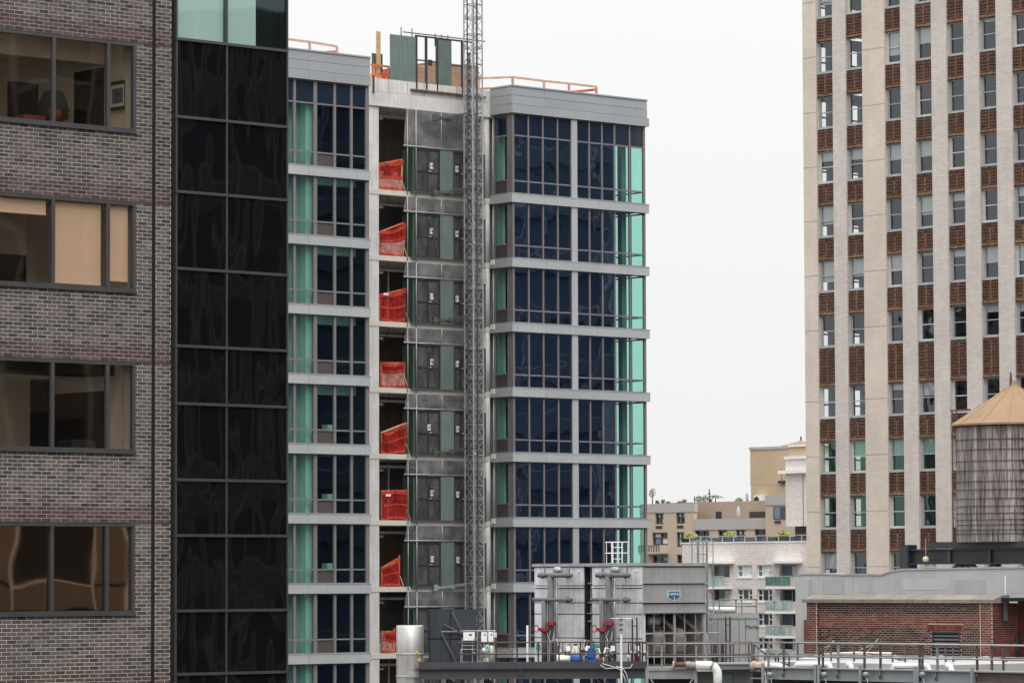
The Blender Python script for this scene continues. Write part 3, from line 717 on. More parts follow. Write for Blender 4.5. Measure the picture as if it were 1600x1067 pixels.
# roof gate: taller panels, open frames
RG = thing('roof_gate', 'tall green plywood hoist gate with open frames on the concrete roof edge', 'gate', FA.loc(FA.u(610, yC), yC, ZPT - .08), FA.t)
u0 = FA.u(610, yC); G = lambda p: FA.hit(p, 100, yC)[0] - u0
zg = lambda p, q: FA.z(p, q, yC) - (ZPT - .08)
hR = zg(611, 54)
box('panel', M['plywood_green'], RG, 0, G(649), -.03, .0, 0, hR); box('panel', M['plywood_green'], RG, G(683.5), G(705), -.03, 0, -.25, hR + .05)
f = MB()
for p in (649, 664.5, 681.5, 721, 738): f.box(G(p), G(p) + .1, -.05, .05, -.3, hR + .04)
f.box(G(649), G(740), -.05, .05, hR + .04, hR + .11); f.box(G(649), G(681), -.04, .04, 1.05, 1.11); f.box(G(705), G(738), -.04, .04, .98, 1.04)
f.box(G(668), G(674), -.07, -.04, .85, 1.15)
f.build('frame', M['door_dark'], RG)
MB().cyl((G(632), .1, hR + .2), (G(760), .1, hR + .22), .03, 8).build('top_tube', M['galv_dark'], RG, True)
for p in (629, 646, 682, 692, 702): MB().cyl((G(p), .1, hR - .3), (G(p), .1, hR + (.42 if p < 650 else .3)), .03, 8).build('tube_end', M['galv_dark'], RG, True)
box('kerb_angle', surf('rusty steel angle', (.16,.09,.07), .8, var=.4, scale=4), RG, G(640), G(755), -.2, .05, -.42, -.34)
box('side_panel', M['plywood_shaded'], RG, G(592), -.02, .5, .53, 0, 1.25)
wp = MB().box(-.12, .12, -.03, .03, 0, 2.3).build('timber_plank', M['raw_wood']); wp.location = FA.loc(FA.u(593, yC + .4), yC + .45, ZPT - .08); wp.rotation_euler.z = FA.t
tag(wp, 'upright raw timber plank at the left end of the roof gate', 'plank')
# ---------- hoist mast
MS = .62; um = FA.hit(739.4, 500, yC - 1.5)[0]
MAST = thing('hoist_mast', 'grey lattice construction hoist mast climbing past the roof', 'mast', FA.loc(um, yC - 1.5, 0), FA.t)
sec = MB(); SH = 1.43
for x, y in ((0, 0), (MS, 0), (0, MS), (MS, MS)): sec.cyl((x, y, 0), (x, y, SH), .036, 8)
for z in (.03, SH / 2):
    for a, b in (((0, 0), (MS, 0)), ((0, 0), (0, MS)), ((MS, 0), (MS, MS)), ((0, MS), (MS, MS))):
        sec.bar((a[0], a[1], z), (b[0], b[1], z), .04, .045)
        if z < .1: sec.bar((a[0], a[1], z + .09), (b[0], b[1], z + .09), .035, .035)
        z2 = z + SH / 2 - .03
        sec.bar((a[0], a[1], z + .06), (b[0], b[1], z2), .02)
        if (a, b) in (((0, 0), (MS, 0)), ((0, 0), (0, MS))): sec.bar((b[0], b[1], z + .06), (a[0], a[1], z2), .02)
sme = sec.mesh('mast_section', M['galv'])
n = int(102.5 / SH)
for k in range(n): inst('mast_section', sme, MAST, (0, 0, k * SH))
MB().box(MS * .3, MS * .3 + .07, -.1, -.03, 0, 100).build('rack', M['galv_dark'], MAST)
MB().cyl((-.08, MS * .45, 0), (-.08, MS * .45, 101), .035, 8).build('power_cable', M['black_steel'], MAST, True)
MB().box(MS * .55, MS * .55 + .14, MS + .05, MS + .15, 60, ZPT + 1.5).build('guide_plate', M['galv_dark'], MAST)
M['tag_yellow'] = surf('yellow tag', (.6,.45,.12), .6)
for k, y in enumerate((270, 380, 930 - 220)): box('section_tag', M['tag_yellow'], MAST, -.05, .1, -.06, -.05, FA.z(735, y, yC - 1.5), FA.z(735, y, yC - 1.5) + .1)
for py in (186, 303, 503, 710, 922):
    z = FA.z(725, py - 12, yC - 1.5); uw = FA.u(684, yC) - um
    t = MB(); t.bar((0, .1, z), (uw + .5, 1.3, z - .15), .06); t.bar((0, MS, z - .12), (uw + .3, 1.4, z - .22), .05); t.bar((uw - .3, 1.36, z - .22), (uw + .9, 1.36, z - .22), .08, .12)
    t.box(uw - .4, uw - .15, 1.3, 1.45, z - .38, z - .08); t.bar((MS, .1, z), (uw + 1.0, 1.36, z - .2), .05)
    t.build('wall_tie', M['galv_dark'] if py != 922 else M['galv'], MAST)
# ---------- orange debris-net barriers
tops = [250, 350, 453, 563, 662, 766, 871, 983]; pts_b = [(594, 629), (594, 632), (594, 635), (596, 633), (597, 635), (597, 636), (597, 625), (597, 617)]
kinds = ['loosely draped over stacked white buckets', 'sagging in two layers', 'flaring out at its upper right corner', 'with a second mesh panel leaning behind',
         'with a wooden corner post', 'drawn tight with a pale tag', 'tied to one bright orange post', 'low and torn']
for i in range(8):
    z = zs[i]; (pa, pb) = pts_b[i]; yb = yC + .22
    a, b = FA.u(pa, yb), FA.u(pb, yb); hh = FA.z((pa + pb) / 2, tops[i], yb) - z
    t = thing('safety_barrier', f'orange mesh edge barrier {kinds[i]} on the floor numbered {29 - i}', 'barrier', FA.loc(a, yb, z), FA.t, 'debris net barriers')
    L = b - a
    hl, hr, sag, tap, flare = ((.86, 1.06, .02, 0, .06), (.74, 1.08, .05, .02, .04), (.84, 1.08, -.03, .16, .1), (.92, .94, .03, 0, 0), (.72, 1.06, .04, .1, .08), (1.0, 1.02, .03, .03, .02), (.66, 1.0, -.06, .02, 0), (.95, .92, .06, 0, 0))[i]
    top = lambda s: hh * (hl + (hr - hl) * s ** 1.6) - sag * math.sin(math.pi * s)
    def fn(s, v, s0=i):
        x = L * s + (flare * v - tap * (1 - v)) * s * s
        return (x, .06 * math.sin(7 * s + s0 * 2 + 3 * v) * (.4 + v) + .035 * math.sin(17 * s + s0 * 3 + 5 * v) - .12 * flare * v * s, .02 + (top(s) - .02) * v)
    MB().grid(fn, 26, 12).build('net', M['red_net'], t, True)
    def strip(v0, v1, dy):
        return lambda s, v: (fn(s, v0 + (v1 - v0) * v)[0], fn(s, v0 + (v1 - v0) * v)[1] + dy, fn(s, v0 + (v1 - v0) * v + .03 * math.sin(5 * s + i))[2])
    vm = (.42, .55, .45, .62, .5, .47, .5, .55)[i]
    MB().grid(strip(vm, vm + .07, -.03), 22, 2).build('mid_band', M['orange_net'], t, True)
    MB().grid(strip(.86, .99, -.035), 22, 2).build('upper_band', M['orange_net'], t, True)
    MB().grid(strip(.02, .1, -.04), 22, 2).build('hem', M['orange_net'], t, True)
    if i in (0, 1, 3, 7): MB().grid(strip(.1, vm - .04, -.02), 22, 4).build('dusty_panel', M['pale_net'], t, True)
    xr = L + .02
    if i != 2: MB().bar((xr - .03 - tap, .06, 0), (xr - .03 + flare, .06, top(1) + (.12 if i in (6, 7) else .0)), .07, .06).build('post', M['orange_wood'] if i not in (0, 4, 3) else M['raw_wood'], t)
    MB().bar((.03, .08, 0), (.03, .08, top(0)), .05).build('post', M['orange_wood'], t)
    MB().bar((0, .09, top(0) - .04), (L + flare, .09, top(1) - .02), .05, .08).build('rail', M['orange_wood'] if i != 4 else M['raw_wood'], t)
    MB().bar((L - .03, -.05, .02), (L + .35, .5, .02), .05).build('foot', M['raw_wood'], t); MB().bar((L - .02, 0, .5), (L + .2, .02, .03), .05).build('brace', M['raw_wood'], t)
    if i in (2, 5): box('tag', M['white_paint'], t, .15, .45, -.1, -.09, hh - .28, hh - .18)
    if i in (0, 1, 7):
        for k in range(5 if i == 0 else 3):
            bx = R.uniform(.1, L - .35); w_ = R.uniform(.24, .32); nst = R.randint(2, 4)
            bu = MB()
            for q in range(nst): bu.lathe([(0, q * .24), (.12, q * .24), (.15, q * .24 + .2), (.16, q * .24 + .21), (0, q * .24 + .23)], 12)
            o = bu.build('bucket_stack', M['white_paint'], None, True); o.location = FA.loc(a + .15 + k * (L - .3) / (4 if i == 0 else 2), yb + .35 + .1 * (k % 2), z)
            tag(o, f'{("leftmost", "second from left", "third from left", "fourth from left", "rightmost")[k] if i == 0 else ("left", "middle", "right")[k]} white bucket stack behind the {("topmost", "second highest", "", "", "", "", "", "lowest")[i]} orange barrier', 'buckets', 'bucket stacks behind the barriers')
# ---------- roof guard rails
def guard(name, label, fr, y, pts, z, posts, mat, extra=None):
    t = thing(name, label, 'guard rail', fr.loc(pts[0][0], pts[0][1], z), fr.t, 'timber guard rails on the roof')
    o = Vector((pts[0][0], pts[0][1], 0))
    for (p, q) in zip(pts[:-1], pts[1:]):
        a, b = Vector((p[0], p[1], p[2])) - o, Vector((q[0], q[1], q[2])) - o
        MB().bar(a, b, .05, .1).build('top_rail', mat, t)
        MB().bar(a - Vector((0, 0, .5)), b - Vector((0, 0, .5)), .04, .09).build('mid_rail', M['orange_wood'], t)
    for x, y_, h in posts: MB().bar((x - o.x, y_ - o.y, 0), (x - o.x, y_ - o.y, h), .09).build('post', mat, t)
    if extra:
        for p, q in extra: MB().bar(Vector(p) - o, Vector(q) - o, .06, .12).build('diagonal_rail', M['orange_wood'], t)
    return t
zr_ = ZPB + .2
yl = .9; a0, a1, a2 = FA.u(400, yl), FA.u(484, yl), FA.u(527, yl); h_ = FA.z(484, 66, yl) - zr_
h2 = FA.z(527, 71, yl) - zr_
guard('guard_rail', 'salmon timber guard rail on the roof next to the black glass corner', FA, yl, [(a0, yl, h_ + .02), (a1, yl, h_), (a2, yl, h_ - .06)], zr_, [(a1, yl, h_), (a2, yl, h_ - .05), (a0, yl, h_)], M['pink_wood'], [((a2, yl, h_ - .3), (a1 + .2, yl + 2.2, h_ - .35))])
yq = yC + .3; c0, c1 = FA.u(577, yq), FA.u(609, yq); zq = ZPT - .08
guard('guard_rail', 'bright orange guard rail at the left end of the concrete roof edge', FA, yq, [(c0, yq, FA.z(577, 101, yq) - zq), (c1, yq, FA.z(609, 105, yq) - zq)], zq, [(FA.u(585, yq), yq, .7), (c1, yq, .6)], M['orange_wood'], [((c0, yq, .05), (c1, yq, .08))])
MB().grid(lambda s, v: ((c1 - c0) * (.4 + .55 * s), .05 * math.sin(8 * s), .02 + .55 * v * (.4 + .6 * s)), 10, 4).build('net', M['red_net'], bpy.data.objects['guard_rail.001'], True)
yq = yR + 1.2
zq = ZPB + .25
P = lambda px, py, y: (*[FA.hit(px, py, y)[0]], y, FA.z(px, py, y) - zq)
pp = [P(748, 123, yC - .2 + 0.6), P(801, 121, yq), P(850, 127, yq), P(889, 131, yq), P(932, 136, yq)]
guard('guard_rail', 'long salmon guard rail along the roof edge above the right glass bay', FA, yq, pp, zq, [(p[0], p[1], p[2]) for p in pp], M['pink_wood'], [((pp[4][0] - .05, yq, pp[4][2] - .15), (pp[3][0] - .1, yq + 1.2, pp[4][2] - .4))])

# ================================================================== cream brick tower (right)
FT = Frame(TB, 1259.5, 243.0)
TOW = fthing('cream_tower', 'tall cream brick tower with brown brick spandrels at the right edge', 'building', FT)
M['cream_brick'] = fine_brick('warm cream brick', (.68,.59,.5), (.73,.64,.55), (.53,.47,.41), .42, .14, .16, .7, (.5,.44,.38), .35)
M['cool_brick'] = fine_brick('cool cream brick', (.6,.54,.49), (.67,.61,.56), (.42,.38,.345), .42, .14, .14, .8, (.75,.72,.68), .3)
SPB = [(0, (.1,.053,.04)), (.5, (.165,.09,.063)), (1, (.26,.15,.103))]
M['sp_brick'] = brickmat('brown spandrel brick', SPB, True); M['sp_back'] = surf('spandrel joint', (.06,.04,.035), .9)
M['sp_orange'] = brickmat('orange lintel brick', [(0, (.27,.15,.09)), (1, (.42,.26,.16))], True)
M['win_grey'] = surf('grey painted sash', (.36,.37,.38), .5, var=.1); M['win_white'] = surf('pale sash', (.55,.55,.54), .5, var=.08)
M['glass_tower'] = glass('old window glass', (.8,.83,.82), .1, (.85,.93,.97), wave=.016, wscale=1.2)
M['glass_tower_green'] = glass('green tinted old glass', (.6,.78,.7), .1, (.6,.95,.82), wave=.012, wscale=.9)
M['shade'] = surf('white window shade', (.72,.74,.72), .85, var=.05)
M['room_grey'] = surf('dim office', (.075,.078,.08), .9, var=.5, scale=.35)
# pier edges in pixels at eye level
pe = [(1260.5, 1281.5), (1307.3, 1328.0), (1354, 1389), (1414.3, 1437), (1463, 1487.2), (1514, 1538), (1565, 1590), (1617, 1641), (1670, 1695)]
pu = [(FT.u(a, 0, 880), FT.u(b, 0, 880)) for a, b in pe]
# shift so that u is measured on the true vertical at mid height
zsill = [FT.z(1291, y, .3) for y in (28, 114.5, 201, 286.5, 371, 456.5, 542.5, 653.5, 739.5, 826)]
p_ = zsill[0] - zsill[1]
zsill = [zsill[0] + p_] + zsill
for k in range(18): zsill.append(zsill[-1] - 3.45)
WHT = 2.0
ztopT = zsill[0] + WHT + 2
for k, (a, b) in enumerate(pu):
    mb = MB().box(a, b, 0, .5, 0, ztopT)
    mb.build('pier', M['cream_brick'] if k in (0, 2) else M['cool_brick'], TOW)
    if k in (0, 2):
        for r in range(1, 14):
            box('movement_joint', M['sp_back'], TOW, a + .02, b - .02, -.004, .01, zsill[r] + 1.05, zsill[r] + 1.07)
# spandrels: rows of bricks in basket pattern around a centre rib, orange lintel course at the foot
cols = [(pu[k][1], pu[k + 1][0]) for k in range(len(pu) - 1)]
spcache = {}
def spandrel(w, h):
    key = (round(w, 2), round(h, 2))
    if key in spcache: return spcache[key]
    m = MB(); m.c = []; lo = MB(); lo.c = []
    ch = .1; z = .2; r = 0; cxw = .16
    while z + ch < h - .01:
        for s in (0, 1):
            x0, x1 = (0.01, w / 2 - cxw / 2) if s == 0 else (w / 2 + cxw / 2, w - .01)
            nb = 2
            for q in range(nb):
                a = x0 + (x1 - x0) * q / nb + .008; b = x0 + (x1 - x0) * (q + 1) / nb - .008
                d = .02 if (r % 2) else .05
                m.bbox(a, b, -d, .05, z + .012, z + ch - .004, .008); m.c += [(.18 if r % 2 else .46) + .4 * R.random()] * 9
        z += ch; r += 1
    zz = .2
    while zz + .3 < h:
        m.bbox(w / 2 - cxw / 2 + .01, w / 2 + cxw / 2 - .01, -.065, .05, zz + .01, zz + .29, .01); m.c += [.75 + .2 * R.random()] * 9; zz += .3
    for q in range(4):
        lo.bbox(w * q / 4 + .008, w * (q + 1) / 4 - .008, -.07, .05, .02, .085, .008); lo.c += [R.random()] * 9
        lo.bbox(w * q / 4 + .008, w * (q + 1) / 4 - .008, -.05, .05, .1, .175, .008); lo.c += [R.random()] * 9
    bk = MB().box(0, w, .03, .3, 0, h)
    spcache[key] = (bk.mesh('spandrel', M['sp_back']), m.mesh('brickwork', M['sp_brick']), lo.mesh('lintel', M['sp_orange']))
    return spcache[key]
def add_spandrel(c, zlo, zhi):
    a, b = cols[c]; bk, br, lo = spandrel(b - a, zhi - zlo)
    o = inst('spandrel', bk, TOW, (a, .12, zlo)); tag(inst('brickwork', br, o), kind='stuff'); inst('lintel', lo, o)
wcache = {}
def QM(x0, x1, y, z0, z1, m): return MB().add([(x0, y, z0), (x1, y, z0), (x1, y, z1), (x0, y, z1)], [(0, 1, 2, 3)]).mesh('pane', m)
def tower_window(c, r, zsl):
    a, b = cols[c]; w = b - a; H = WHT; key = round(w, 2)
    white = (c * 5 + r * 3) % 4 == 0
    if (key, white) not in wcache:
        f = MB(); y = .3
        f.box(0, .1, y - .06, y + .1, 0, H); f.box(w - .1, w, y - .06, y + .1, 0, H); f.box(.1, w - .1, y - .06, y + .1, H - .08, H); f.box(.1, w - .1, y - .06, y + .1, 0, .1)
        f.box(.1, w - .1, y - .03, y + .05, H * .5 - .03, H * .5 + .03); f.box(.1, .15, y - .02, y + .04, .1, H - .08); f.box(w - .15, w - .1, y - .02, y + .04, .1, H - .08)
        wcache[(key, white)] = (f.mesh('window', M['win_white' if white else 'win_grey']),
                       MB().box(-.02, w + .02, .1, y + .02, -.07, .0).mesh('sill', M['win_grey']),
                       QM(.15, w - .15, y + .012, H * .5 + .03, H - .08, M['glass_tower']),
                       QM(.15, w - .15, y + .032, .1, H * .5 - .03, M['glass_tower']),
                       QM(.15, w - .15, y + .012, H * .5 + .03, H - .08, M['glass_tower_green']),
                       QM(.15, w - .15, y + .032, .1, H * .5 - .03, M['glass_tower_green']))
    f, s, p1, p2, g1, g2 = wcache[(key, white)]
    o = inst('window', f, TOW, (a, 0, zsl)); inst('sill', s, o)
    green = r in (9, 10)
    inst('pane', g1 if green else p1, o); inst('pane', g2 if green else p2, o)
    rr = random.Random(c * 31 + r * 7).random()
    drop = SH_.get((c, r), (0 if rr < .5 else .3 if rr < .75 else .55))
    if drop: MB().box(.14, w - .14, .36, .365, H - .08 - drop * (H - .2), H - .08).build('shade', M['shade'], o)
# shades as the photo shows them: fraction of window height, by (column, row from the top)
SH_ = {(0,1):.62,(0,2):0,(0,3):0,(0,4):.3,(0,5):.62,(0,6):.72,(0,7):0,(0,8):0,(0,9):0,(0,10):0,(1,1):0,(1,2):0,(1,3):0,(1,4):.35,(1,5):0,(1,6):.6,(1,7):0,(1,8):0,(1,9):.5,(1,10):0,
       (2,2):.78,(2,3):0,(2,4):.48,(2,5):0,(2,6):.5,(2,7):0,(2,8):.2,(2,9):.5,(2,10):0,(3,2):.48,(3,3):0,(3,4):.48,(3,5):.62,(3,6):.08,(3,7):0,(3,8):.45,(3,9):.5,(3,10):0,
       (4,2):0,(4,3):0,(4,4):0,(4,5):.25,(4,6):.22,(4,7):0,(4,8):0,(5,2):.08,(5,3):0,(5,4):0,(5,5):0,(5,6):.52,(5,7):.25,(5,8):0,(6,2):0,(6,3):0,(6,4):0,(6,5):.3,(6,6):.5,(6,7):.3}
for c in range(len(cols)):
    for r in range(len(zsill)):
        if r < 12: tower_window(c, r, zsill[r])
        zhi = zsill[r] - .07; zlo = (zsill[r + 1] + WHT) if r + 1 < len(zsill) else 0
        if r < 12: add_spandrel(c, zlo, zhi)
    box('lower_wall', M['cool_brick'], TOW, cols[c][0], cols[c][1], .12, .4, 0, zsill[12])
# floors, end wall with openings on the far side, dim interior
uEnd = pu[-1][1]
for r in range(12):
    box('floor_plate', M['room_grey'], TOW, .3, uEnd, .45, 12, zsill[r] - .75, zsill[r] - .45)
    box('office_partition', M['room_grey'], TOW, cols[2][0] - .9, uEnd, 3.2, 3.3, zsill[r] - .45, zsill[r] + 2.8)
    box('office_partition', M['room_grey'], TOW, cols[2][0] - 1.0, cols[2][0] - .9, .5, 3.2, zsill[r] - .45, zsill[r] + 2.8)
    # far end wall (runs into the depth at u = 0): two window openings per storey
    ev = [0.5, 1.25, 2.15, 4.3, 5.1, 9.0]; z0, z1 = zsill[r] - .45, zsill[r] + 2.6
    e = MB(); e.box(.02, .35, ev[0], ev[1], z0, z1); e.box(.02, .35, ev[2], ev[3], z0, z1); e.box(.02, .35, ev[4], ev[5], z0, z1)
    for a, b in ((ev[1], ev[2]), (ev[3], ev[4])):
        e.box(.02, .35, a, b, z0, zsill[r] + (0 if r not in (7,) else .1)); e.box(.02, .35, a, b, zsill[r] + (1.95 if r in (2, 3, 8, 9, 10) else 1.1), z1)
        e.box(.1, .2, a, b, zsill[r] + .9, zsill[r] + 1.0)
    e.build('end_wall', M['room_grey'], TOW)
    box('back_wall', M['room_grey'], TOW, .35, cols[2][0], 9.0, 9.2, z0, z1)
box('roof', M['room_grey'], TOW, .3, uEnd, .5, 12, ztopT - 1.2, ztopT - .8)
box('rear_wall', M['cool_brick'], TOW, .36, uEnd, 12, 12.3, 0, ztopT)
box('near_end_wall', M['cool_brick'], TOW, uEnd, uEnd + .3, 0, 12.3, 0, ztopT)
box('lower_block', M['cool_brick'], TOW, .3, uEnd, .45, 12, 0, zsill[12] - 1)
pl = thing('window_plant', 'big leafy plant in the tower window above the green tinted panes at far left', 'plant', FT.loc(cols[0][0] + .75, .9, zsill[8] - .44), FT.t)
MB().lathe([(0, 0), (.16, 0), (.2, .3), (0, .3)], 12).build('pot', M['sp_back'], pl, True)
lf = MB(); lf.cyl((0, 0, .3), (0, 0, 1.2), .02, 6)
for i in range(90):
    t = R.uniform(0, 6.28); e = R.uniform(.05, .5); h = .6 + R.uniform(0, 1.1); c = Vector((math.cos(t) * e, math.sin(t) * e, h)); d = Vector((math.cos(t), math.sin(t), R.uniform(-.6, .6))) * .13; n2 = Vector((-math.sin(t), math.cos(t), .3)) * .06
    lf.add([c - d, c + n2, c + d, c - n2], [(0, 1, 2, 3)])
lf.build('leaves', surf('dark foliage', (.05,.075,.03), .6, var=.4), pl)

# ================================================================== white brick apartment house with balconies (far)
FW = Frame(TB, 1262, 292.0)
WHB = fthing('balcony_apartments', 'white mottled brick apartment house with glass balconies beyond the grey container', 'building', FW)
def mottled(name, c1, c2, c3, bw, bh):
    m, nt, o = newmat(name); L = nt.links.new; p = nd(nt, 'ShaderNodeBsdfPrincipled')
    t = nd(nt, 'ShaderNodeTexCoord'); s = nd(nt, 'ShaderNodeSeparateXYZ'); L(t.outputs['Object'], s.inputs[0]); ad = nd(nt, 'ShaderNodeMath', operation='ADD'); L(s.outputs[0], ad.inputs[0]); L(s.outputs[1], ad.inputs[1])
    cx = nd(nt, 'ShaderNodeCombineXYZ'); L(ad.outputs[0], cx.inputs[0]); L(s.outputs[2], cx.inputs[1])
    b = nd(nt, 'ShaderNodeTexBrick'); L(cx.outputs[0], b.inputs['Vector']); b.inputs['Color1'].default_value = (*c1, 1); b.inputs['Color2'].default_value = (*c2, 1); b.inputs['Mortar'].default_value = (*c3, 1)
    b.inputs['Scale'].default_value = 1; b.inputs['Brick Width'].default_value = bw; b.inputs['Row Height'].default_value = bh; b.inputs['Mortar Size'].default_value = .012
    n_ = noise(nt, t.outputs['Object'], 6.5, 3, .7)
    c = mixc(nt, ramp(nt, n_, [(.48, (0,0,0)), (.66, (.6,)*3)]), b.outputs[0], c3)
    L(c, p.inputs['Base Color']); p.inputs['Roughness'].default_value = .8; L(p.outputs[0], o.inputs[0]); return m
M['mottle'] = mottled('white mottled brick', (.78,.74,.71), (.7,.64,.6), (.48,.39,.36), .45, .16)
M['stone_white'] = surf('white stone trim', (.82,.81,.79), .7, var=.05)
M['bal_glass'] = glass('frosted green balcony glass', (.6,.8,.74), .1, (.8,.9,.9), film=(.56,.66,.63), film_amt=.85)
M['bal_glass_d'] = glass('deep green balcony glass', (.35,.6,.5), .1, (.8,.9,.9), film=(.2,.36,.32), film_amt=.75)
M['dark_win'] = surf('dark far window', (.03,.035,.042), .08, var=.6, scale=.5, spec=.6)
M['pale_win'] = surf('curtained far window', (.62,.66,.62), .5, var=.12, scale=.6)
M['blue_win'] = surf('blue reflecting window', (.12,.17,.23), .08, var=.35, scale=.5, spec=.6)
ux0 = FW.u(1066, 0, 880); ux1 = FW.u(1300, 0, 880); zW = FW.z(1150, 848, 0)
ops = []                                     # window openings u0,u1,z0,z1
rowsW = [(882.5, 901), (920, 939), (957.5, 977), (995, 1014), (1032, 1051)]
wz = [(FW.z(1170, b, 0), FW.z(1170, a, 0)) for a, b in rowsW]
wcols = [(1151.5, 1175, 'w'), (1182.5, 1206, 'w'), (1112, 1140, 'b'), (1218, 1246, 'b')]
oc = [(FW.u(a, 0, 900), FW.u(b, 0, 900), k) for a, b, k in wcols]
def wall_with_holes(u0, u1, z0, z1, y0, y1, holes):
    """solid wall of boxes around rectangular openings"""
    m = MB(); xs = sorted({u0, u1, *[h[0] for h in holes], *[h[1] for h in holes]})
    for a, b in zip(xs[:-1], xs[1:]):
        hs_ = sorted([(h[2], h[3]) for h in holes if h[0] <= a + 1e-6 and h[1] >= b - 1e-6]); z = z0
        for lo, hi in hs_:
            if lo > z: m.box(a, b, y0, y1, z, lo)
            z = hi
        if z1 > z: m.box(a, b, y0, y1, z, z1)
    return m
holes = [(a, b, lo, hi) for a, b, k in oc for lo, hi in wz]
wall_with_holes(ux0, ux1, 0, zW, 0, .35, holes).build('wall', M['mottle'], WHB)
box('wall_end', M['mottle'], WHB, ux0, ux0 + .3, .35, 9, 0, zW - .01); box('roof', M['stone_white'], WHB, ux0 + .3, ux1, .35, 9, zW - .4, zW - .1)
box('inner_wall', M['dark_int'], WHB, ux0 + .3, ux1, 1.3, 1.4, 0, zW - .42)
box('coping', M['stone_white'], WHB, ux0 - .05, ux1, -.06, .41, zW, zW + .09)
wi = 0
for a, b, k in oc:
    for r, (lo, hi) in enumerate(wz):
        if k == 'w':
            f = MB(); t_ = .07
            f.box(a, b, .12, .24, lo, lo + t_); f.box(a, b, .12, .24, hi - t_, hi)
            for x in (a, a + (b - a) * .3, a + (b - a) * .7, b - t_): f.box(x, x + t_, .12, .24, lo + t_, hi - t_)
            f.box(a + t_, a + (b - a) * .3, .13, .23, (lo + hi) / 2 - .03, (lo + hi) / 2 + .03); f.box(a + (b - a) * .7 + t_, b - t_, .13, .23, (lo + hi) / 2 - .03, (lo + hi) / 2 + .03)
            w_ = f.build('window', M['white_paint'], WHB)
            mid = M['pale_win'] if r == 0 else M['dark_win']
            box('pane', M['dark_win'] if r else M['blue_win'], w_, a + t_, a + (b - a) * .3, .2, .21, lo + t_, hi - t_); box('pane', mid, w_, a + (b - a) * .3 + t_, a + (b - a) * .7, .2, .21, lo + t_, hi - t_); box('pane', M['dark_win'] if r else M['pale_win'], w_, a + (b - a) * .7 + t_, b - t_, .2, .21, lo + t_, hi - t_)
            box('sill', M['stone_white'], w_, a - .06, b + .06, -.06, .12, lo - .12, lo - .002)
        else:
            # recessed balcony door and projecting balcony
            w_ = box('window', M['win_grey'], WHB, a, b, .42, .5, lo - .7, hi); x = (a + b) / 2
            box('pane', M['blue_win'] if r % 2 == 0 else M['dark_win'], w_, a + .1, x - .05, .4, .415, lo - .4, hi - .1); box('pane', M['dark_win'] if (r + wi) % 3 else M['pale_win'], w_, x + .05, b - .1, .4, .415, lo - .4, hi - .1)
            zf = lo - .74
            bal = box('balcony', M['stone_white'], WHB, a - .5, b + .35, -1.1, 0.0, zf - .18, zf)
            n_ = 3; gmat = M['bal_glass_d'] if (r == 0 and a > oc[1][0]) else M['bal_glass']
            for q in range(n_):
                g0 = a - .45 + (b - a + .75) * q / n_ + .03; g1 = a - .45 + (b - a + .75) * (q + 1) / n_ - .03
                box('glass_panel', gmat, bal, g0, g1, -1.06, -1.04, zf + .08, zf + .74)
            box('side_panel', gmat, bal, a - .47, a - .45, -1.03, -.02, zf + .08, zf + .74)
            for q in range(n_ + 1): box('rail_post', M['win_grey'], bal, a - .46 + (b - a + .75) * q / n_ - .02, a - .46 + (b - a + .75) * q / n_ + .02, -1.08, -1.02, zf, zf + .77)
            box('top_rail', M['win_white'], bal, a - .5, b + .35, -1.09, -1.01, zf + .77, zf + .81)
            if r == 0:
                n2 = 8; cc = MB()
                def cf(s, v): return (a - .6 + (b - a + 1.1) * s, -1.2 * math.sin(math.pi * (.15 + .7 * s)) * v + .02, hi + .28)
                pts = [(a - .6 + (b - a + 1.1) * s / n2, -.75 - .45 * math.sin(math.pi * s / n2)) for s in range(n2 + 1)]
                vs = [(x_, y_, hi + .12) for x_, y_ in pts] + [(pts[-1][0], 0, hi + .12), (pts[0][0], 0, hi + .12)]
                k_ = len(vs); vs = vs + [(x_, y_, hi + .32) for x_, y_, _ in vs]
                cc.add(vs, [tuple(range(k_ - 1, -1, -1)), tuple(range(k_, 2 * k_))] + [(i, (i + 1) % k_, (i + 1) % k_ + k_, i + k_) for i in range(k_)])
                cc.build('canopy', M['stone_white'], WHB)
        wi += 1
# terrace rail on its roof
TR = thing('terrace_rail', 'grey glass terrace railing along the white apartment roof', 'railing', FW.loc(ux0, .6, zW), FW.t)
M['smoke_glass'] = glass('smoked rail glass', (.45,.47,.48), .08, (.8,.9,1), film=(.12,.13,.14), film_amt=.7)
npz = 13; hT = FW.z(1068, 839, .6) - zW
for q in range(npz):
    x = .25 + (ux1 - ux0 - .3) * q / npz; x2 = .25 + (ux1 - ux0 - .3) * (q + 1) / npz
    box('post', M['galv'], TR, x - .045, x + .045, -.04, .04, .0, hT); box('glass_panel', M['smoke_glass'], TR, x + .06, x2 - .06, -.01, .01, .05, hT - .08)
box('top_rail', M['galv'], TR, .2, ux1 - ux0, -.05, .05, hT, hT + .06)
M['leaf_yel'] = surf('yellow green leaves', (.36,.42,.07), .6, var=.3, scale=2); M['leaf_grn'] = surf('roof garden leaves', (.1,.13,.075), .7, var=.45, scale=2); M['bark'] = surf('bark', (.09,.07,.055), .9)
def leafball(m, c, rx, rz, n, s, rnd):
    for i in range(n):
        while True:
            p = Vector((rnd.uniform(-1, 1), rnd.uniform(-1, 1), rnd.uniform(-1, 1)))
            if p.length < 1: break
        p = Vector(c) + Vector((p.x * rx, p.y * rx, p.z * rz)); a = Vector((rnd.uniform(-1, 1), rnd.uniform(-1, 1), rnd.uniform(-1, 1))).normalized() * s; b = a.orthogonal().normalized() * s * .6
        m.add([p - a, p + b, p + a, p - b], [(0, 1, 2, 3)])
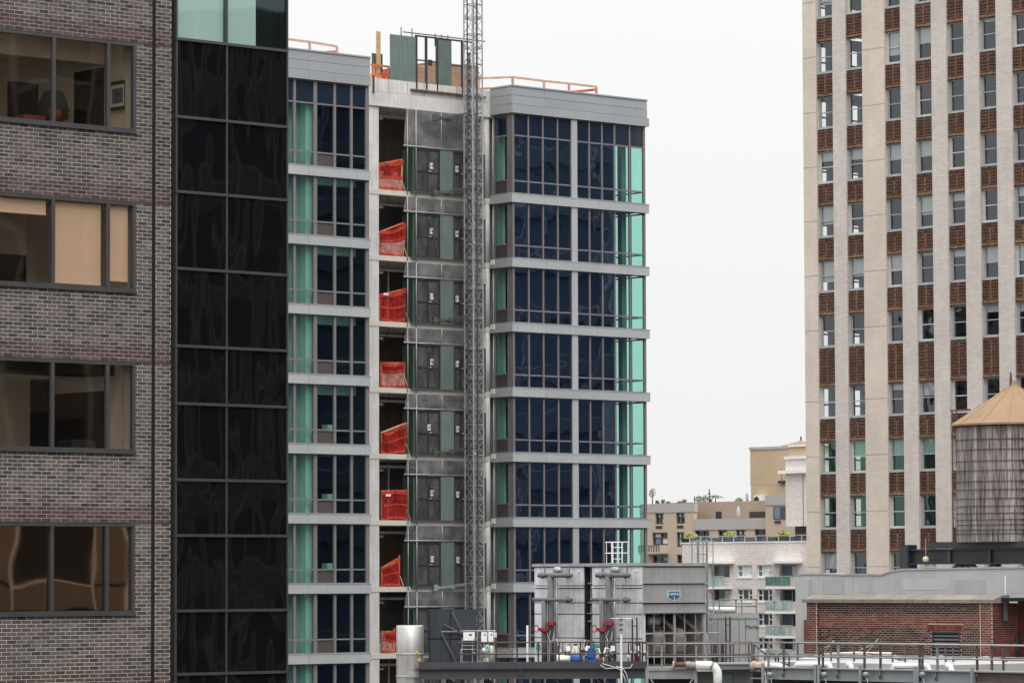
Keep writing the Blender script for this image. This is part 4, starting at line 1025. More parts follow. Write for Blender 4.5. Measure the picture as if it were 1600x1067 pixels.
for k, (px, w_, side_) in enumerate(((1079, .7, 'left'), (1140, .6, 'middle'), (1224, .6, 'right'))):
    t = thing('planter_shrub', f'yellow green shrub on the white apartment roof, {side_} of three', 'plant', FW.loc(FW.u(px, 1.3, 840), 1.3, zW - .1), FW.t, 'yellow shrubs along the terrace rail')
    MB().box(-.6, .6, -.25, .25, 0, .5).build('planter', M['dark_int'], t); m = MB(); leafball(m, (0, 0, .72), w_ * .8, .26, 200, .1, R); m.build('leaves', M['leaf_yel'], t)
# narrow white brick stair tower on that roof
FS = Frame(TB, 1228.5, 297.0)
STW = fthing('stair_tower', 'narrow white brick stair tower with white ledges beside the cream tower', 'building', FS)
s1 = FS.u(1300, 0, 800); zt0, zt1, zt2 = FS.z(1240, 717, 0), FS.z(1240, 737, 0), FS.z(1240, 822, 0)
box('shaft', M['mottle'], STW, 0, s1, 0, 5, zt2, zt0); box('ledge', M['stone_white'], STW, -.45, s1, -.4, 5, zt1 - .12, zt1 + .12); box('coping', M['stone_white'], STW, -.08, s1, -.08, 5.05, zt0, zt0 + .22)
box('seam', M['sp_back'], STW, FS.u(1255, 0, 780) - .03, FS.u(1255, 0, 780) + .03, -.01, .02, zt2 + .02, zt1 - .13)
box('lobby_wall', M['brown_int'], STW, .6, s1, .4, 5, zW - .3, zt2 - .002)
box('upper_rail', M['stone_white'], STW, .1, s1, .2, .3, zt0 + .95, zt0 + 1.12); box('upper_wall', surf('tan stucco', (.5,.38,.26), .85), STW, .1, s1, .3, .5, zt0 + .2, zt0 + .95)

# ================================================================== tan apartment blocks (farthest)
FN = Frame(TB, 1012, 335.0)
TAN = fthing('tan_apartments', 'low tan brick apartment block with grey concrete bands and a planted roof', 'building', FN)
M['tan'] = surf('tan brick wall', (.48,.385,.29), .85, var=.08, scale=.3); M['tan_b'] = surf('brown tan brick', (.34,.26,.2), .85, var=.1, scale=.3); M['band_grey'] = surf('grey concrete band', (.4,.375,.36), .85, var=.07, scale=.3)
U = lambda px: FN.u(px, 0, 820)
Zn = lambda py, px=1060: FN.z(px, py, 0)
n0, n1, n2, n3 = U(1000), U(1084), U(1204), U(1290)
rowsN = [(801, 818), (831, 853), (866, 890)]
hol = []
for a, b in ((1024, 1037), (1056.5, 1070)): hol += [(U(a), U(b), Zn(y1), Zn(y0)) for y0, y1 in rowsN[:1]]
hol += [(U(1019), U(1043), Zn(851), Zn(831)), (U(1057), U(1069), Zn(854), Zn(831)), (U(1020), U(1043), Zn(890), Zn(867)), (U(1057), U(1069), Zn(890), Zn(866))]
wall_with_holes(n0, n1, 0, Zn(800), 0, .4, [h for h in hol if h[2] < Zn(800)]).build('wall', M['tan'], TAN)
box('parapet', M['band_grey'], TAN, n0, n1 + .1, -.05, .4, Zn(800) + .002, Zn(786.5))
box('wall_return', M['tan_b'], TAN, n1 - 7, n2, 2.2, 2.6, 0, Zn(784)); box('terrace', M['band_grey'], TAN, n1, n2, -.06, 2.2, Zn(828.5), Zn(811.5))
hol2 = [(U(a), U(b), Zn(850), Zn(828.6)) for a, b in ((1086, 1108), (1122, 1136), (1150, 1165), (1179, 1203))]
wall_with_holes(n1, n2, 0, Zn(828.6), 0.02, .4, hol2).build('wall', M['tan'], TAN)
box('wall', M['tan'], TAN, n2, n3, -.6, .4, 0, Zn(793)); box('parapet', M['band_grey'], TAN, n2, n3, -.66, .4, Zn(793) + .002, Zn(778))
w_ = MB().box(U(1217), U(1245), -.66, -.62, Zn(814), Zn(795)).build('window', M['dark_win'], TAN); box('pane', M['blue_win'], w_, U(1219), U(1228), -.68, -.67, Zn(813), Zn(796)); box('ac_grille', M['sp_back'], TAN, U(1219), U(1228), -.68, -.62, Zn(820), Zn(816.5))
for h in hol + hol2:
    f = MB(); a, b, lo, hi = h
    if hi > Zn(800) + .5 and lo < Zn(828) and a > n1: pass
    for x in (a, (a + b) / 2 - .06, b - .12): f.box(x, x + .12, .15, .3, lo, hi)
    f.box(a, b, .16, .29, lo, lo + .12); f.box(a, b, .16, .29, hi - .12, hi); f.box(a, b, .17, .28, lo + (hi - lo) * .55, lo + (hi - lo) * .55 + .1)
    w_ = f.build('window', M['dark_win'], TAN)
    for q in range(2):
        x0, x1 = (a, (a + b) / 2) if q == 0 else ((a + b) / 2, b)
        box('pane', M['pale_win'] if (R.random() < .5) else M['dark_win'], w_, x0 + .1, x1 - .1, .26, .27, lo + (hi - lo) * .55 + .1, hi - .1); box('pane', R.choice((M['dark_win'], M['blue_win'], M['pale_win'])), w_, x0 + .1, x1 - .1, .26, .27, lo + .1, lo + (hi - lo) * .55)
for a in (1025, 1058): box('ac_grille', M['sp_back'], TAN, U(a), U(a + 10), -.04, .02, Zn(825), Zn(820.5))
box('door', M['dark_win'], TAN, U(1090.5), U(1099), 2.15, 2.2, Zn(812), Zn(799.5))
box('balcony', M['band_grey'], TAN, U(1013), U(1044), -1.2, 0, Zn(865), Zn(862.5))
for q in range(9): x = U(1013) + (U(1044) - U(1013)) * q / 8; box('baluster', M['galv_dark'], TAN, x - .04, x + .04, -1.18, -1.1, Zn(862), Zn(853))
box('balcony_rail', M['galv_dark'], TAN, U(1013), U(1044), -1.2, -1.08, Zn(853), Zn(853) + .08)
box('roof_deck', M['band_grey'], TAN, n0, n3, 2.61, 14, Zn(794), Zn(792)); box('rear', M['tan_b'], TAN, n0, n3, 13.5, 14, 0, Zn(794))
box('fence', M['brown_int'], TAN, U(1145), U(1203), 2.0, 2.1, Zn(811.5), Zn(801))
UM = [('folded_parasol', 1141, 'closed pale blue parasol on the tan block terrace')]
t = thing('folded_parasol', 'closed pale blue parasol standing on the tan block terrace', 'parasol', FN.loc(U(1141), 1.0, Zn(811.5)), 0)
MB().lathe([(.02, .1), (.16, .25), (.18, .6), (.09, .95), (.02, 1.1)], 10).build('canopy', surf('pale blue canvas', (.42,.48,.55), .8), t, True); MB().cyl((0, 0, 0), (0, 0, .3), .04, 6).build('pole', M['galv'], t)
# roof plants on the tan block
spots = [(1019.5, 770, 'round potted tree', .75, 1.0, 1.4), (1027, 784, 'low dome bush', .5, .35, .25), (1036, 783, 'low dome bush', .5, .4, .25), (1044, 785, 'low dome bush', .5, .25, .2), (1061, 785, 'low dome bush', .5, .3, .2), (1069, 783, 'low dome bush', .6, .45, .3),
         (1093, 780, 'broad shrub', .9, .8, .5), (1102, 780, 'upright shrub', .7, .9, .6), (1109.5, 782, 'small round shrub', .5, .5, .4), (1118, 775, 'feathery palm', .9, .5, 1.6), (1154, 782, 'wispy shrub', .9, .6, .6), (1167, 779, 'cypress', .35, 1.3, .6)]
ordn = {}
zroof = Zn(786.5)
for px, py, kd, rx, rz_, st in spots:
    ordn[kd] = ordn.get(kd, 0) + 1
    nth = ('first', 'second', 'third', 'fourth', 'fifth')[ordn[kd] - 1]
    base = FN.loc(FN.u(px, 3.0, 780), 3.0, Zn(793))
    zc_ = FN.z(px, py, 3.0) - base[2]
    lab = f'{kd} on the roof of the tan block, {nth} from the left' if kd == 'low dome bush' else f'{kd} silhouetted on the roof of the tan block'
    t = thing('roof_plant', lab, 'plant', base, 0, 'plants on the tan block roof')
    MB().cyl((0, 0, 0), (0, 0, zc_), .07, 6, .03).build('trunk', M['bark'], t); MB().lathe([(0, 0), (.3, 0), (.36, .45), (0, .45)], 10).build('planter', M['dark_int'], t)
    m = MB()
    if kd == 'feathery palm':
        for i in range(11):
            t_ = i * .6
            for j in range(7):
                s_ = j / 6.0; c = Vector((math.cos(t_) * s_ * .8, math.sin(t_) * s_ * .8, zc_ + .3 * s_ - .45 * s_ * s_)); d = Vector((math.cos(t_), math.sin(t_), -.3)) * .16; n_ = Vector((-math.sin(t_), math.cos(t_), 0)) * .12
                m.add([c - d, c + n_, c + d, c - n_], [(0, 1, 2, 3)])
    else: leafball(m, (0, 0, zc_), rx * .42, rz_ * .45, int(110 * rx / .7), .07, R)
    m.build('crown', M['leaf_grn'], t)
for px, y0 in ((1053.5, 776), (1076.5, 765)):
    t = thing('roof_vent_pipe', f'thin {"short" if px < 1060 else "tall"} dark pipe standing on the tan block roof', 'pipe', FN.loc(U(px), 2.5, Zn(793)), 0, 'pipes on the tan block roof')
    h = FN.z(px, y0, 2.5) - Zn(793); MB().cyl((0, 0, 0), (0, 0, h), .05, 6).build('stack', M['galv_dark'], t); MB().cyl((0, 0, h * .7), (0, 0, h * .8), .1, 6).build('cap', M['galv_dark'], t)
FB = Frame(TB, 1173.5, 352.0)
TTB = fthing('tan_blank_block', 'tall blank tan stucco block with one air conditioner, left of the cream tower', 'building', FB)
M['tan2'] = surf('tan stucco', (.5,.375,.25), .85, var=.09, scale=.35, streak=.12, dirt=(.3,.22,.15)); b1 = FB.u(1330, 0, 800)
zb0, zb1, zb2 = FB.z(1200, 702, 0), FB.z(1200, 757, 0), FB.z(1200, 790, 0)
box('upper_wall', M['tan2'], TTB, 0, b1, 0, 12, zb1 + .03, zb0); box('lower_wall', M['tan2'], TTB, .05, b1, .02, 12, 0, zb1 - .03); box('joint', M['band_grey'], TTB, -.02, b1, .01, 11.9, zb1 - .03, zb1 + .03); box('coping', M['band_grey'], TTB, -.08, b1, -.08, 12, zb0, zb0 + .25)
ac = MB().box(-.55, .55, -.5, 0, -.42, .42).build('air_conditioner', M['white_paint']); ac.location = FB.loc(FB.u(1191, 0, 780), -.02, FB.z(1191, 780.5, 0)); ac.rotation_euler.z = FB.t
tag(ac, 'white air conditioner sticking out of the blank tan wall', 'air conditioner')
MB().cyl((-.2, -.5, 0), (-.2, -.56, 0), .3, 14).build('fan_grille', M['sp_back'], ac)
rt = thing('cone_roof_tank', 'tan cone roof of a far water tank peeking over the blank block', 'water tank', FB.loc(FB.u(1251.5, 4, 690), 4, zb0 + .2), 0)
hz = FB.z(1251.5, 688, 4) - zb0 - .2; M['tank_roof'] = surf('tan plywood cone', (.29,.19,.11), .85, var=.16, scale=1.2, streak=.2, dirt=(.2,.13,.08))
MB().lathe([(1.9, .1), (1.85, .2), (.06, hz)], 20).build('roof', M['tank_roof'], rt); MB().cyl((0, 0, hz - .1), (0, 0, hz + .35), .08, 8).build('finial', M['bark'], rt)
wl = MB().box(-.4, .4, -.3, 0, -.1, .12).build('floodlight', M['black_steel']); wl.location = FB.loc(FB.u(1224, 0, 750), -.02, FB.z(1224, 753, 0)); wl.rotation_euler.z = FB.t; tag(wl, 'small black floodlight on the blank tan wall', 'light'); MB().bar((0, -.2, .1), (-.2, 0, 1.2), .03).build('stay', M['black_steel'], wl)

# ================================================================== blocks across the avenue (outside the frame; all but the first added for reflections)
M['refl_pier'] = surf('brown pier', (.2,.16,.13), .85, var=.12, scale=.4); M['refl_glass'] = surf('dim window', (.02,.022,.026), .3, var=.4, scale=.4)
M['refl_trim'] = surf('pale stone trim', (.62,.6,.57), .8, var=.08); M['refl_blue'] = surf('slate blue curtain wall', (.13,.16,.21), .35, var=.25, scale=.25); M['refl_blue2'] = surf('slate spandrel', (.18,.2,.24), .5, var=.2, scale=.3)
def opposite(label, x0, x1, y0, y1, h, blue=False, face=0):
    """a block whose street face lies at x0 (face 0) or x1 (face 1)"""
    t = thing('opposite_block', label, 'building', (x0 if face == 0 else x1, y0, 0), 0); sg = 1 if face == 0 else -1; W_ = x1 - x0
    pm, gm2, sm_ = (M['refl_blue2'], M['refl_blue'], M['refl_blue2']) if blue else (M['refl_pier'], M['refl_glass'], M['refl_pier'])
    box('core', gm2, t, .3 * sg, W_ * sg, 0, y1 - y0, 0, h)
    m = MB(); tr = MB(); bay = 6.0 if blue else 3.6; n_ = int((y1 - y0) / bay); pw_ = .25 if blue else .55
    for k in range(n_ + 1):
        yy = k * (y1 - y0) / n_; m.box(0, .29 * sg, yy - pw_, yy + pw_, 0, h)
        for e in (-pw_, pw_): tr.box(-.05 * sg, .28 * sg, yy + e - .06, yy + e + .06, 0, h)
    m.build('piers', pm, t); tr.build('pier_trim', M['refl_trim'], t); m = MB(); tr = MB(); z = 1.0
    while z < h - 1: m.box(.05 * sg, .295 * sg, pw_ + .01, y1 - y0 - pw_ - .01, z, z + 1.15); tr.box(.0, .049 * sg, .6, y1 - y0 - .6, z + 1.05, z + 1.15); z += 3.5
    m.build('spandrels', sm_, t); tr.build('sill_trim', M['refl_trim'], t)
opposite('brown office block across the avenue to the right of the view', 62, 92, 4, 90, 92)
opposite('unseen slate blue block beyond the brown one, added to tint the mirrored view', 66, 100, 90.5, 182, 114, True)  # added out of view for bluish reflections with thin pale lines
opposite('unseen brown block left of the view, added for the cream tower panes to mirror', -100, -62, 196, 236, 96, False, 1)  # this block and the next are added for varied reflections in the tower
opposite('unseen slate blue block farther up on the left, added for the cream tower panes to mirror', -100, -66, 244, 300, 84, True, 1)

# ================================================================== the near roof: plant, platforms, bulkhead, water tank
M['unit_light'] = surf('lit galvanised cladding', (.74,.745,.77), .45, .1, var=.07, scale=1.2, streak=.5, dirt=(.19,.18,.17), dirt_amt=.45, dirt_scale=1.5, rnd=.06)  # end faces paler: the stronger light on them is put into the colour
M['unit_grey'] = surf('grey shaded cladding', (.36,.36,.36), .5, .1, var=.08, scale=1.0, streak=.22, dirt=(.1,.1,.1), dirt_amt=.25, rnd=.05)  # fan face darker: its weaker light is put into the grey
M['pipe_grey'] = surf('grey lagged pipe', (.12,.12,.125), .6, var=.15, scale=3, dirt=(.22,.21,.2), dirt_amt=.4)
M['valve_red'] = surf('red valve', (.28,.018,.025), .5, var=.2); M['blue'] = surf('blue pump enamel', (.02,.08,.25), .4, var=.2); M['cream_paint'] = surf('cream tank', (.72,.66,.48), .5, var=.1)
M['pvc'] = surf('white pipe', (.8,.79,.76), .4, var=.06, scale=4, dirt=(.5,.4,.25), dirt_amt=.25, dirt_scale=2); M['tan_pipe'] = surf('tan lagging', (.5,.38,.28), .7, var=.15); M['rust_pipe'] = surf('rust brown pipe', (.14,.06,.05), .7, var=.3)
M['rail_grey'] = surf('weathered rail pipe', (.27,.27,.26), .5, .4, var=.25, scale=3); M['rail_brown'] = surf('brown rail', (.11,.075,.07), .6, .2, var=.3, scale=3); M['beam_grey'] = surf('grey platform steel', (.27,.29,.3), .5, .2, var=.1, scale=2, streak=.2)
M['beam_dark'] = surf('charcoal platform steel', (.06,.06,.066), .5, .1, var=.15, scale=2, streak=.15, dirt=(.12,.12,.12)); M['stainless'] = surf('stainless flue', (.5,.49,.47), .42, .75, var=.12, scale=2.5, streak=.25, dirt=(.3,.28,.25))
M['navy_panel'] = surf('dark blue grey panel', (.028,.035,.047), .5, var=.3, scale=1.2, streak=.3, dirt=(.09,.1,.11)); M['membrane'] = surf('grey roof membrane', (.42,.43,.44), .55, var=.1, scale=.8, streak=.25, dirt=(.27,.27,.27), dirt_amt=.3, bump=.5, bump_scale=3)
M['stucco'] = surf('grey stucco', (.42,.42,.41), .85, var=.1, scale=1); M['stone_cope'] = surf('weathered coping stone', (.21,.185,.16), .9, var=.2, scale=2, streak=.5, dirt=(.12,.09,.07), rnd=.12)
M['teal'] = surf('teal badge', (.02,.13,.19), .5); M['green_sticker'] = surf('green sticker', (.02,.4,.22), .6); M['shell'] = surf('roof house steel', (.2,.215,.2), .55, .1, var=.1, scale=.8, streak=.2)
M['dust'] = surf('dusty fan scroll', (.3,.27,.25), .7, .1, var=.2, scale=3)
F0 = lambda px, D: Frame(0.0, px, D)
# supporting building below the platforms
BLD = thing('roof_building', 'low building whose flat roof carries the cooling plant and red brick bulkhead', 'building', (0, 100, 0))
box('lower_floors', M['stucco'], BLD, -2.5, 34, 6.0, 30, 0, 66.0)
zdk = 69.72
FK = Frame(TB, 1262, 113.0)                  # red brick bulkhead
KD = thing('roof_deck', 'grey membrane roof deck in front of the red brick bulkhead', 'roof', FK.loc(), FK.t)
k1 = FK.u(1660, 0, 1000)
kx = FK.u(1196, -4.3, 1030)
box('deck', M['stucco'], KD, kx, k1, -4.4, 3.6, zdk - .3, zdk); box('shaded_edge_wall', M['dark_int'], KD, kx + .1, k1, -4.3, 3.5, 60, zdk - .31)  # near-black wall below the deck: catwalk shadow put into its colour
for px in (1290, 1385, 1470, 1540): MB().add([(-.7, -.5, 0), (.7, -.5, 0), (.7, .5, 0), (-.7, .5, 0), (0, 0, .16)], [(0, 1, 4), (1, 2, 4), (2, 3, 4), (3, 0, 4)]).build('cricket', M['membrane'], KD, loc=(FK.u(px, -1.0, 1030), -1.0, zdk + .002))
# ---------- red brick bulkhead
RBH = fthing('brick_bulkhead', 'red and black brick bulkhead with stone coping and a dark louvre', 'building', FK)
RB = [(0, (.12,.028,.025)), (.5, (.18,.045,.039)), (1, (.26,.085,.07))]; BB = [(0, (.018,.014,.013)), (.6, (.035,.024,.022)), (1, (.07,.04,.034))]
M['rb'] = brickmat('red bulkhead brick', RB, True, patch=(.05,.033,.03), patch_amt=.25); M['bb'] = brickmat('black stained brick', BB, True, patch=(.17,.05,.042), patch_amt=.15); M['rb_mortar'] = surf('tan mortar', (.36,.29,.23), .9, var=.2)
kE = FK.u(1553, 0, 1000); zk0, zk1 = zdk, FK.z(1400, 941.5, 0); kp0, kp1 = FK.u(1278, 0, 1000), FK.u(1534, 0, 1000)
lv = (FK.u(1456, 0, 1000), FK.u(1501, 0, 1000), FK.z(1480, 1040, 0), FK.z(1480, 986, 0))
wall_with_holes(0, kE, zk0, zk1, .004, .4, [(lv[0], lv[1], zk0, lv[3])]).build('wall', M['rb_mortar'], RBH)
r_, b_ = MB(), MB(); r_.c = []; b_.c = []; nb = 25; bh = (zk1 - zk0) / nb; bl = bh * 3.0
for c in range(nb):
    z0 = zk0 + c * bh + .0055; z1 = z0 + bh - .011; x = -.02 - (bl / 2 if c % 2 else 0); top = nb - 1 - c
    while x < kE:
        for p, q in ((max(x, 0) + .005, min(x + bl, kE) - .005),):
            x += bl
            if q - p < .04: continue
            m = (p + q) / 2
            if z0 < lv[3] + .2 and lv[0] - .02 < q and p < lv[1] + .02:
                if z0 > lv[3] - .01: continue
                if p < lv[0] - .05: q = lv[0]
                elif q > lv[1] + .05: p = lv[1]
                else: continue
            pil = m < kp0 or m > kp1
            dark = (not pil) and (top < 5 or top > 10) and R.random() < (.9 if top < 5 else .82)
            t = b_ if dark else r_
            y = -.055 if pil else 0
            t.bbox(p, q, y + R.uniform(-.002, .002), .02, z0, z1, .003); t.c += [R.random()] * 9
for s in range(12):                          # soldier course over the louvre
    a = lv[0] - .15 + (lv[1] - lv[0] + .3) * s / 12; r_.bbox(a + .004, a + (lv[1] - lv[0] + .3) / 12 - .004, -.006, .02, lv[3] + .01, lv[3] + .19, .003); r_.c += [R.random()] * 9
box('pilaster', M['rb_mortar'], RBH, kp1 + .03, kE, -.052, .003, zk0, zk1); box('pilaster', M['rb_mortar'], RBH, 0, kp0 - .03, -.052, .003, zk0, zk1)
ks = 1.0                                     # side return bricks on the right end
for c in range(nb):
    z0 = zk0 + c * bh + .006; z1 = z0 + bh - .012; y = -.055 - (bl / 2 if c % 2 else 0)
    while y < ks:
        p, q = max(y, -.05) + .005, min(y + bl, ks) - .005; y += bl
        if q - p > .03: r_.box(kE - .01, kE + .012, p, q, z0, z1); r_.c += [R.random() * .8] * 6
tag(r_.build('red_brickwork', M['rb'], RBH), kind='stuff'); tag(b_.build('black_brickwork', M['bb'], RBH), kind='stuff')
box('side_wall', M['rb_mortar'], RBH, kE - .4, kE, .4, 3.4, zk0, zk1); 
for a in (kp0, kp1): box('pale_joint', M['tan_pipe'], RBH, a - .012, a + .012, -.06, .012, zk0, zk1 - .005)
nst = 9
for s in range(nst):                         # sloped coping stones
    a, b = -.12 + (kE + .24) * s / nst + .008, -.12 + (kE + .24) * (s + 1) / nst - .008
    zc0, zc1 = zk1 + .002, FK.z(1400, 929, .3)
    MB().add([(a, -.14, zc0), (b, -.14, zc0), (b, .55, zc0), (a, .55, zc0), (a, -.14, zc0 + .1), (b, -.14, zc0 + .1), (b, .3, zc1), (a, .3, zc1), (b, .55, zc1), (a, .55, zc1)],
             [(0, 3, 2, 1), (0, 1, 5, 4), (4, 5, 6, 7), (7, 6, 8, 9), (1, 2, 8, 6, 5), (3, 0, 4, 7, 9), (2, 3, 9, 8)]).build('coping_stone', M['stone_cope'], RBH)
lo = MB(); lo.box(lv[0], lv[0] + .05, -.01, .2, lv[2], lv[3]); lo.box(lv[1] - .05, lv[1], -.01, .2, lv[2], lv[3]); lo.box(lv[0] + .05, lv[1] - .05, -.01, .2, lv[3] - .05, lv[3])
lou = lo.build('louvre', M['black_steel'], RBH); nl = 9
for s in range(nl):
    z = lv[2] + (lv[3] - lv[2] - .05) * s / nl
    MB().add([(lv[0] + .05, .0, z), (lv[1] - .05, .0, z), (lv[1] - .05, .12, z + .1), (lv[0] + .05, .12, z + .1), (lv[0] + .05, .0, z + .02), (lv[1] - .05, .0, z + .02), (lv[1] - .05, .12, z + .12), (lv[0] + .05, .12, z + .12)], [(0, 3, 2, 1), (4, 5, 6, 7), (0, 1, 5, 4), (1, 2, 6, 5), (2, 3, 7, 6), (3, 0, 4, 7)]).build('slat', M['galv_dark'], lou)
box('louvre_back', M['joint'], RBH, lv[0], lv[1], .25, .3, lv[2], lv[3])
rc = FK.u(1600, .8, 1000) + .5
box('recess_wall', M['rb'], RBH, kE + .02, rc, 1.0, 1.2, zk0, zk1 + .1); box('recess_roof', M['joint'], RBH, kE + .05, rc, .2, 1.0, zk1 + .05, zk1 + .15)
dr = box('recess_door', M['black_steel'], RBH, FK.u(1577, .95, 1000), FK.u(1594, .95, 1000), .9, .98, zk0, FK.z(1585, 990, .95))
for q in range(3): xx = FK.u(1580 + q * 5, .95, 1000); box('door_bar', M['galv_dark'], dr, xx, xx + .03, .87, .895, zk0 + .3, FK.z(1585, 992, .95))
box('hanging_bracket', M['galv_dark'], RBH, kE + .1, kE + .18, .3, .4, zk1 - .5, zk1 + .05)
# ---------- grey membrane parapet wall behind the bulkhead
FMb = Frame(TB, 1247, 117.0)
MBW = fthing('membrane_wall', 'light grey membrane covered parapet wall behind the brick bulkhead', 'wall', FMb)
prof = [(1247, 897), (1262, 896), (1290, 896), (1310, 897), (1378, 897), (1392, 892), (1410, 889), (1470, 888), (1540, 886.5), (1640, 885)]
zz = [(FMb.hit(px, py, 0)[0], FMb.hit(px, py, 0)[1]) for px, py in prof]
m = MB()
for (a, za), (b, zb_) in zip(zz[:-1], zz[1:]):
    m.add([(a, 0, 60), (b, 0, 60), (b, 0, zb_), (a, 0, za), (a, .45, 60), (b, .45, 60), (b, .45, zb_), (a, .45, za)], [(0, 1, 2, 3), (7, 6, 5, 4), (3, 2, 6, 7)])
m.build('wall', M['membrane'], MBW)
for a in (1280, 1320, 1333, 1362, 1403, 1487, 1571):
    xx = FMb.u(a, 0, 910); box('membrane_seam', M['white_paint' if a == 1571 else 'stucco'], MBW, xx - .02, xx + .02, -.012, -.002, FMb.z(a, 930, 0), FMb.z(a, 899, 0))
for k, (a, b, p0, p1) in enumerate(((1284, 1318, 905, 928), (1340, 1360, 902, 925), (1412, 1484, 903, 921), (1492, 1540, 906, 927), (1575, 1598, 900, 926))): pane_y(surf('membrane patch', (.36 + .03 * (k % 3),) * 3, .55, var=.08, scale=1.5), MBW, FMb.u(a, 0, 915), FMb.u(b, 0, 915), -.006, FMb.z((a + b) / 2, p1, 0), FMb.z((a + b) / 2, p0, 0), 'membrane_patch')
pf = MB()
for k, ((a, za), (b, zb_)) in enumerate(zip(zz[:-1], zz[1:])): pf.add([(a, -.03, za - .03), (b, -.03, zb_ - .03), (b, -.03, zb_ + .02), (a, -.03, za + .02), (a, .47, za - .03), (b, .47, zb_ - .03), (b, .47, zb_ + .02), (a, .47, za + .02)], [(0, 1, 2, 3), (3, 2, 6, 7), (7, 6, 5, 4), (0, 4, 5, 1)])
pf.build('flashing', M['galv'], MBW)
box('left_pier', M['stucco'], MBW, -.002, FMb.u(1263, -.1, 960), -.12, -.003, 60, FMb.z(1250, 905, 0))
box('rust_strap', M['rust_pipe'], MBW, FMb.u(1256, -.2, 1000), FMb.u(1258.5, -.2, 1000), -.2, -.13, FMb.z(1256, 1020, -.2), FMb.z(1256, 968, -.2))
# ---------- water tank on black steel
FD = Frame(TB, 1413, 124.0)
DUN = fthing('steel_dunnage', 'black steel beams carrying the wooden water tank', 'steel frame', FD)
d1 = FD.u(1680, 0, 870); zA, zB_ = FD.z(1500, 857, 0), FD.z(1500, 881, 0)
bm = MB(); bm.box(.2, d1, -.16, .16, zA - .04, zA); bm.box(.2, d1, -.02, .02, zB_ + .04, zA - .04); bm.box(.2, d1, -.16, .16, zB_, zB_ + .04); bm.build('main_beam', M['black_steel'], DUN)
for px in (1485, 1548): xx = FD.u(px, -.02, 870); box('stiffener', M['beam_dark'], DUN, xx - .05, xx + .05, -.1, -.021, zB_ + .05, zA - .05)
box('end_post', M['black_steel'], DUN, 0, .36, -.22, .22, FD.z(1415, 890, 0) - 2, FD.z(1415, 851, 0))
for k, y in enumerate((-.1, .6, 1.3, 2.0)):
    x0 = FD.u(1461, 0, 850) + .3 * k; MB().box(x0, d1, y - .12, y + .12, zA + .01, zA + .22).build('joist', M['black_steel'], DUN)
box('rear_beam', M['black_steel'], DUN, .6, d1, 2.2, 2.5, zB_, zA)
for px in (1495, 1515, 1550): xx = FD.u(px, 0, 880); MB().bar((xx - .5, .1, zB_ - .35), (xx, .1, zB_), .1).build('knee_brace', M['black_steel'], DUN); MB().bar((xx + .5, .1, zB_ - .35), (xx, .1, zB_), .1).build('knee_brace', M['black_steel'], DUN)
dt = ray(1588, YH); Dt = 122.0; tx, ty = dt.x * Dt / dt.y, Dt
Zt = lambda py: CAM_Z + (YH - py) / FPX * (Dt - 1.8)
tz0 = FD.z(1500, 847, 0); Rt = 92.5 / FPX * Dt
WT = thing('water_tank', 'weathered wooden water tank with tan cone roof on black steel beams', 'water tank', (tx, ty, tz0), 0)
def stave_mat():
    m_, nt, o = newmat('weathered cedar stave'); L = nt.links.new; p = nd(nt, 'ShaderNodeBsdfPrincipled')
    i = nd(nt, 'ShaderNodeObjectInfo'); c = ramp(nt, i.outputs['Random'], [(0, (.17,.148,.14)), (.5, (.3,.265,.255)), (1, (.45,.41,.395))])
    st = noise(nt, coords(nt, stretch=(9, 9, .5)), 2.0, 6, .65); c = mixc(nt, ramp(nt, st, [(.44, (0,0,0)), (.62, (.9,)*3)]), c, (.045,.036,.033))
    st2 = noise(nt, coords(nt, stretch=(6, 6, .8)), 1.3, 5, .6); c = mixc(nt, ramp(nt, st2, [(.52, (0,0,0)), (.72, (.5,)*3)]), c, (.36,.33,.315))
    L(c, p.inputs['Base Color']); p.inputs['Roughness'].default_value = .9; p.inputs['Specular IOR Level'].default_value = .2; L(p.outputs[0], o.inputs[0]); return m_
M['stave'] = stave_mat(); NSV = 64; th = Zt(661) - tz0; ang = 2 * math.pi / NSV
sm = MB(); w2 = Rt * math.tan(ang / 2) * .985; ww = w2 * .97
sm.add([(-w2, -.0, 0), (w2, -.0, 0), (w2, .07, 0), (-w2, .07, 0), (-ww, .05, th), (ww, .05, th), (ww, .12, th), (-ww, .12, th), (0, -.006, 0), (0, .044, th)],
       [(0, 8, 9, 4), (8, 1, 5, 9), (1, 2, 6, 5), (2, 3, 7, 6), (3, 0, 4, 7), (4, 9, 5, 6, 7), (0, 3, 2, 1, 8)])
sme = sm.mesh('stave', M['stave'])
for k in range(NSV):
    t = k * ang; o = inst('stave', sme, WT, (math.sin(t) * (Rt - .01), -math.cos(t) * (Rt - .01), R.uniform(-.01, .01))); o.rotation_euler.z = t
M['hoop'] = surf('rusty hoop', (.04,.03,.028), .7, var=.4, scale=6)
for py in (667, 688, 704, 722, 737, 754, 767, 781, 793, 804, 814, 822, 830, 836):
    z = Zt(py) - tz0
    if z < .03: z = .04
    rr = Rt + .02 - .05 * z / th
    pts = [(rr * math.cos(6.2832 * q / 48), rr * math.sin(6.2832 * q / 48), z) for q in range(49)]; MB().tube(pts, .01, 5).build('hoop', M['hoop'], WT, True)
    MB().box(-.06, .06, -rr - .05, -rr - .01, z - .03, z + .03).build('hoop_lug', M['hoop'], WT)
cz = Zt(600) - tz0
nf = 14
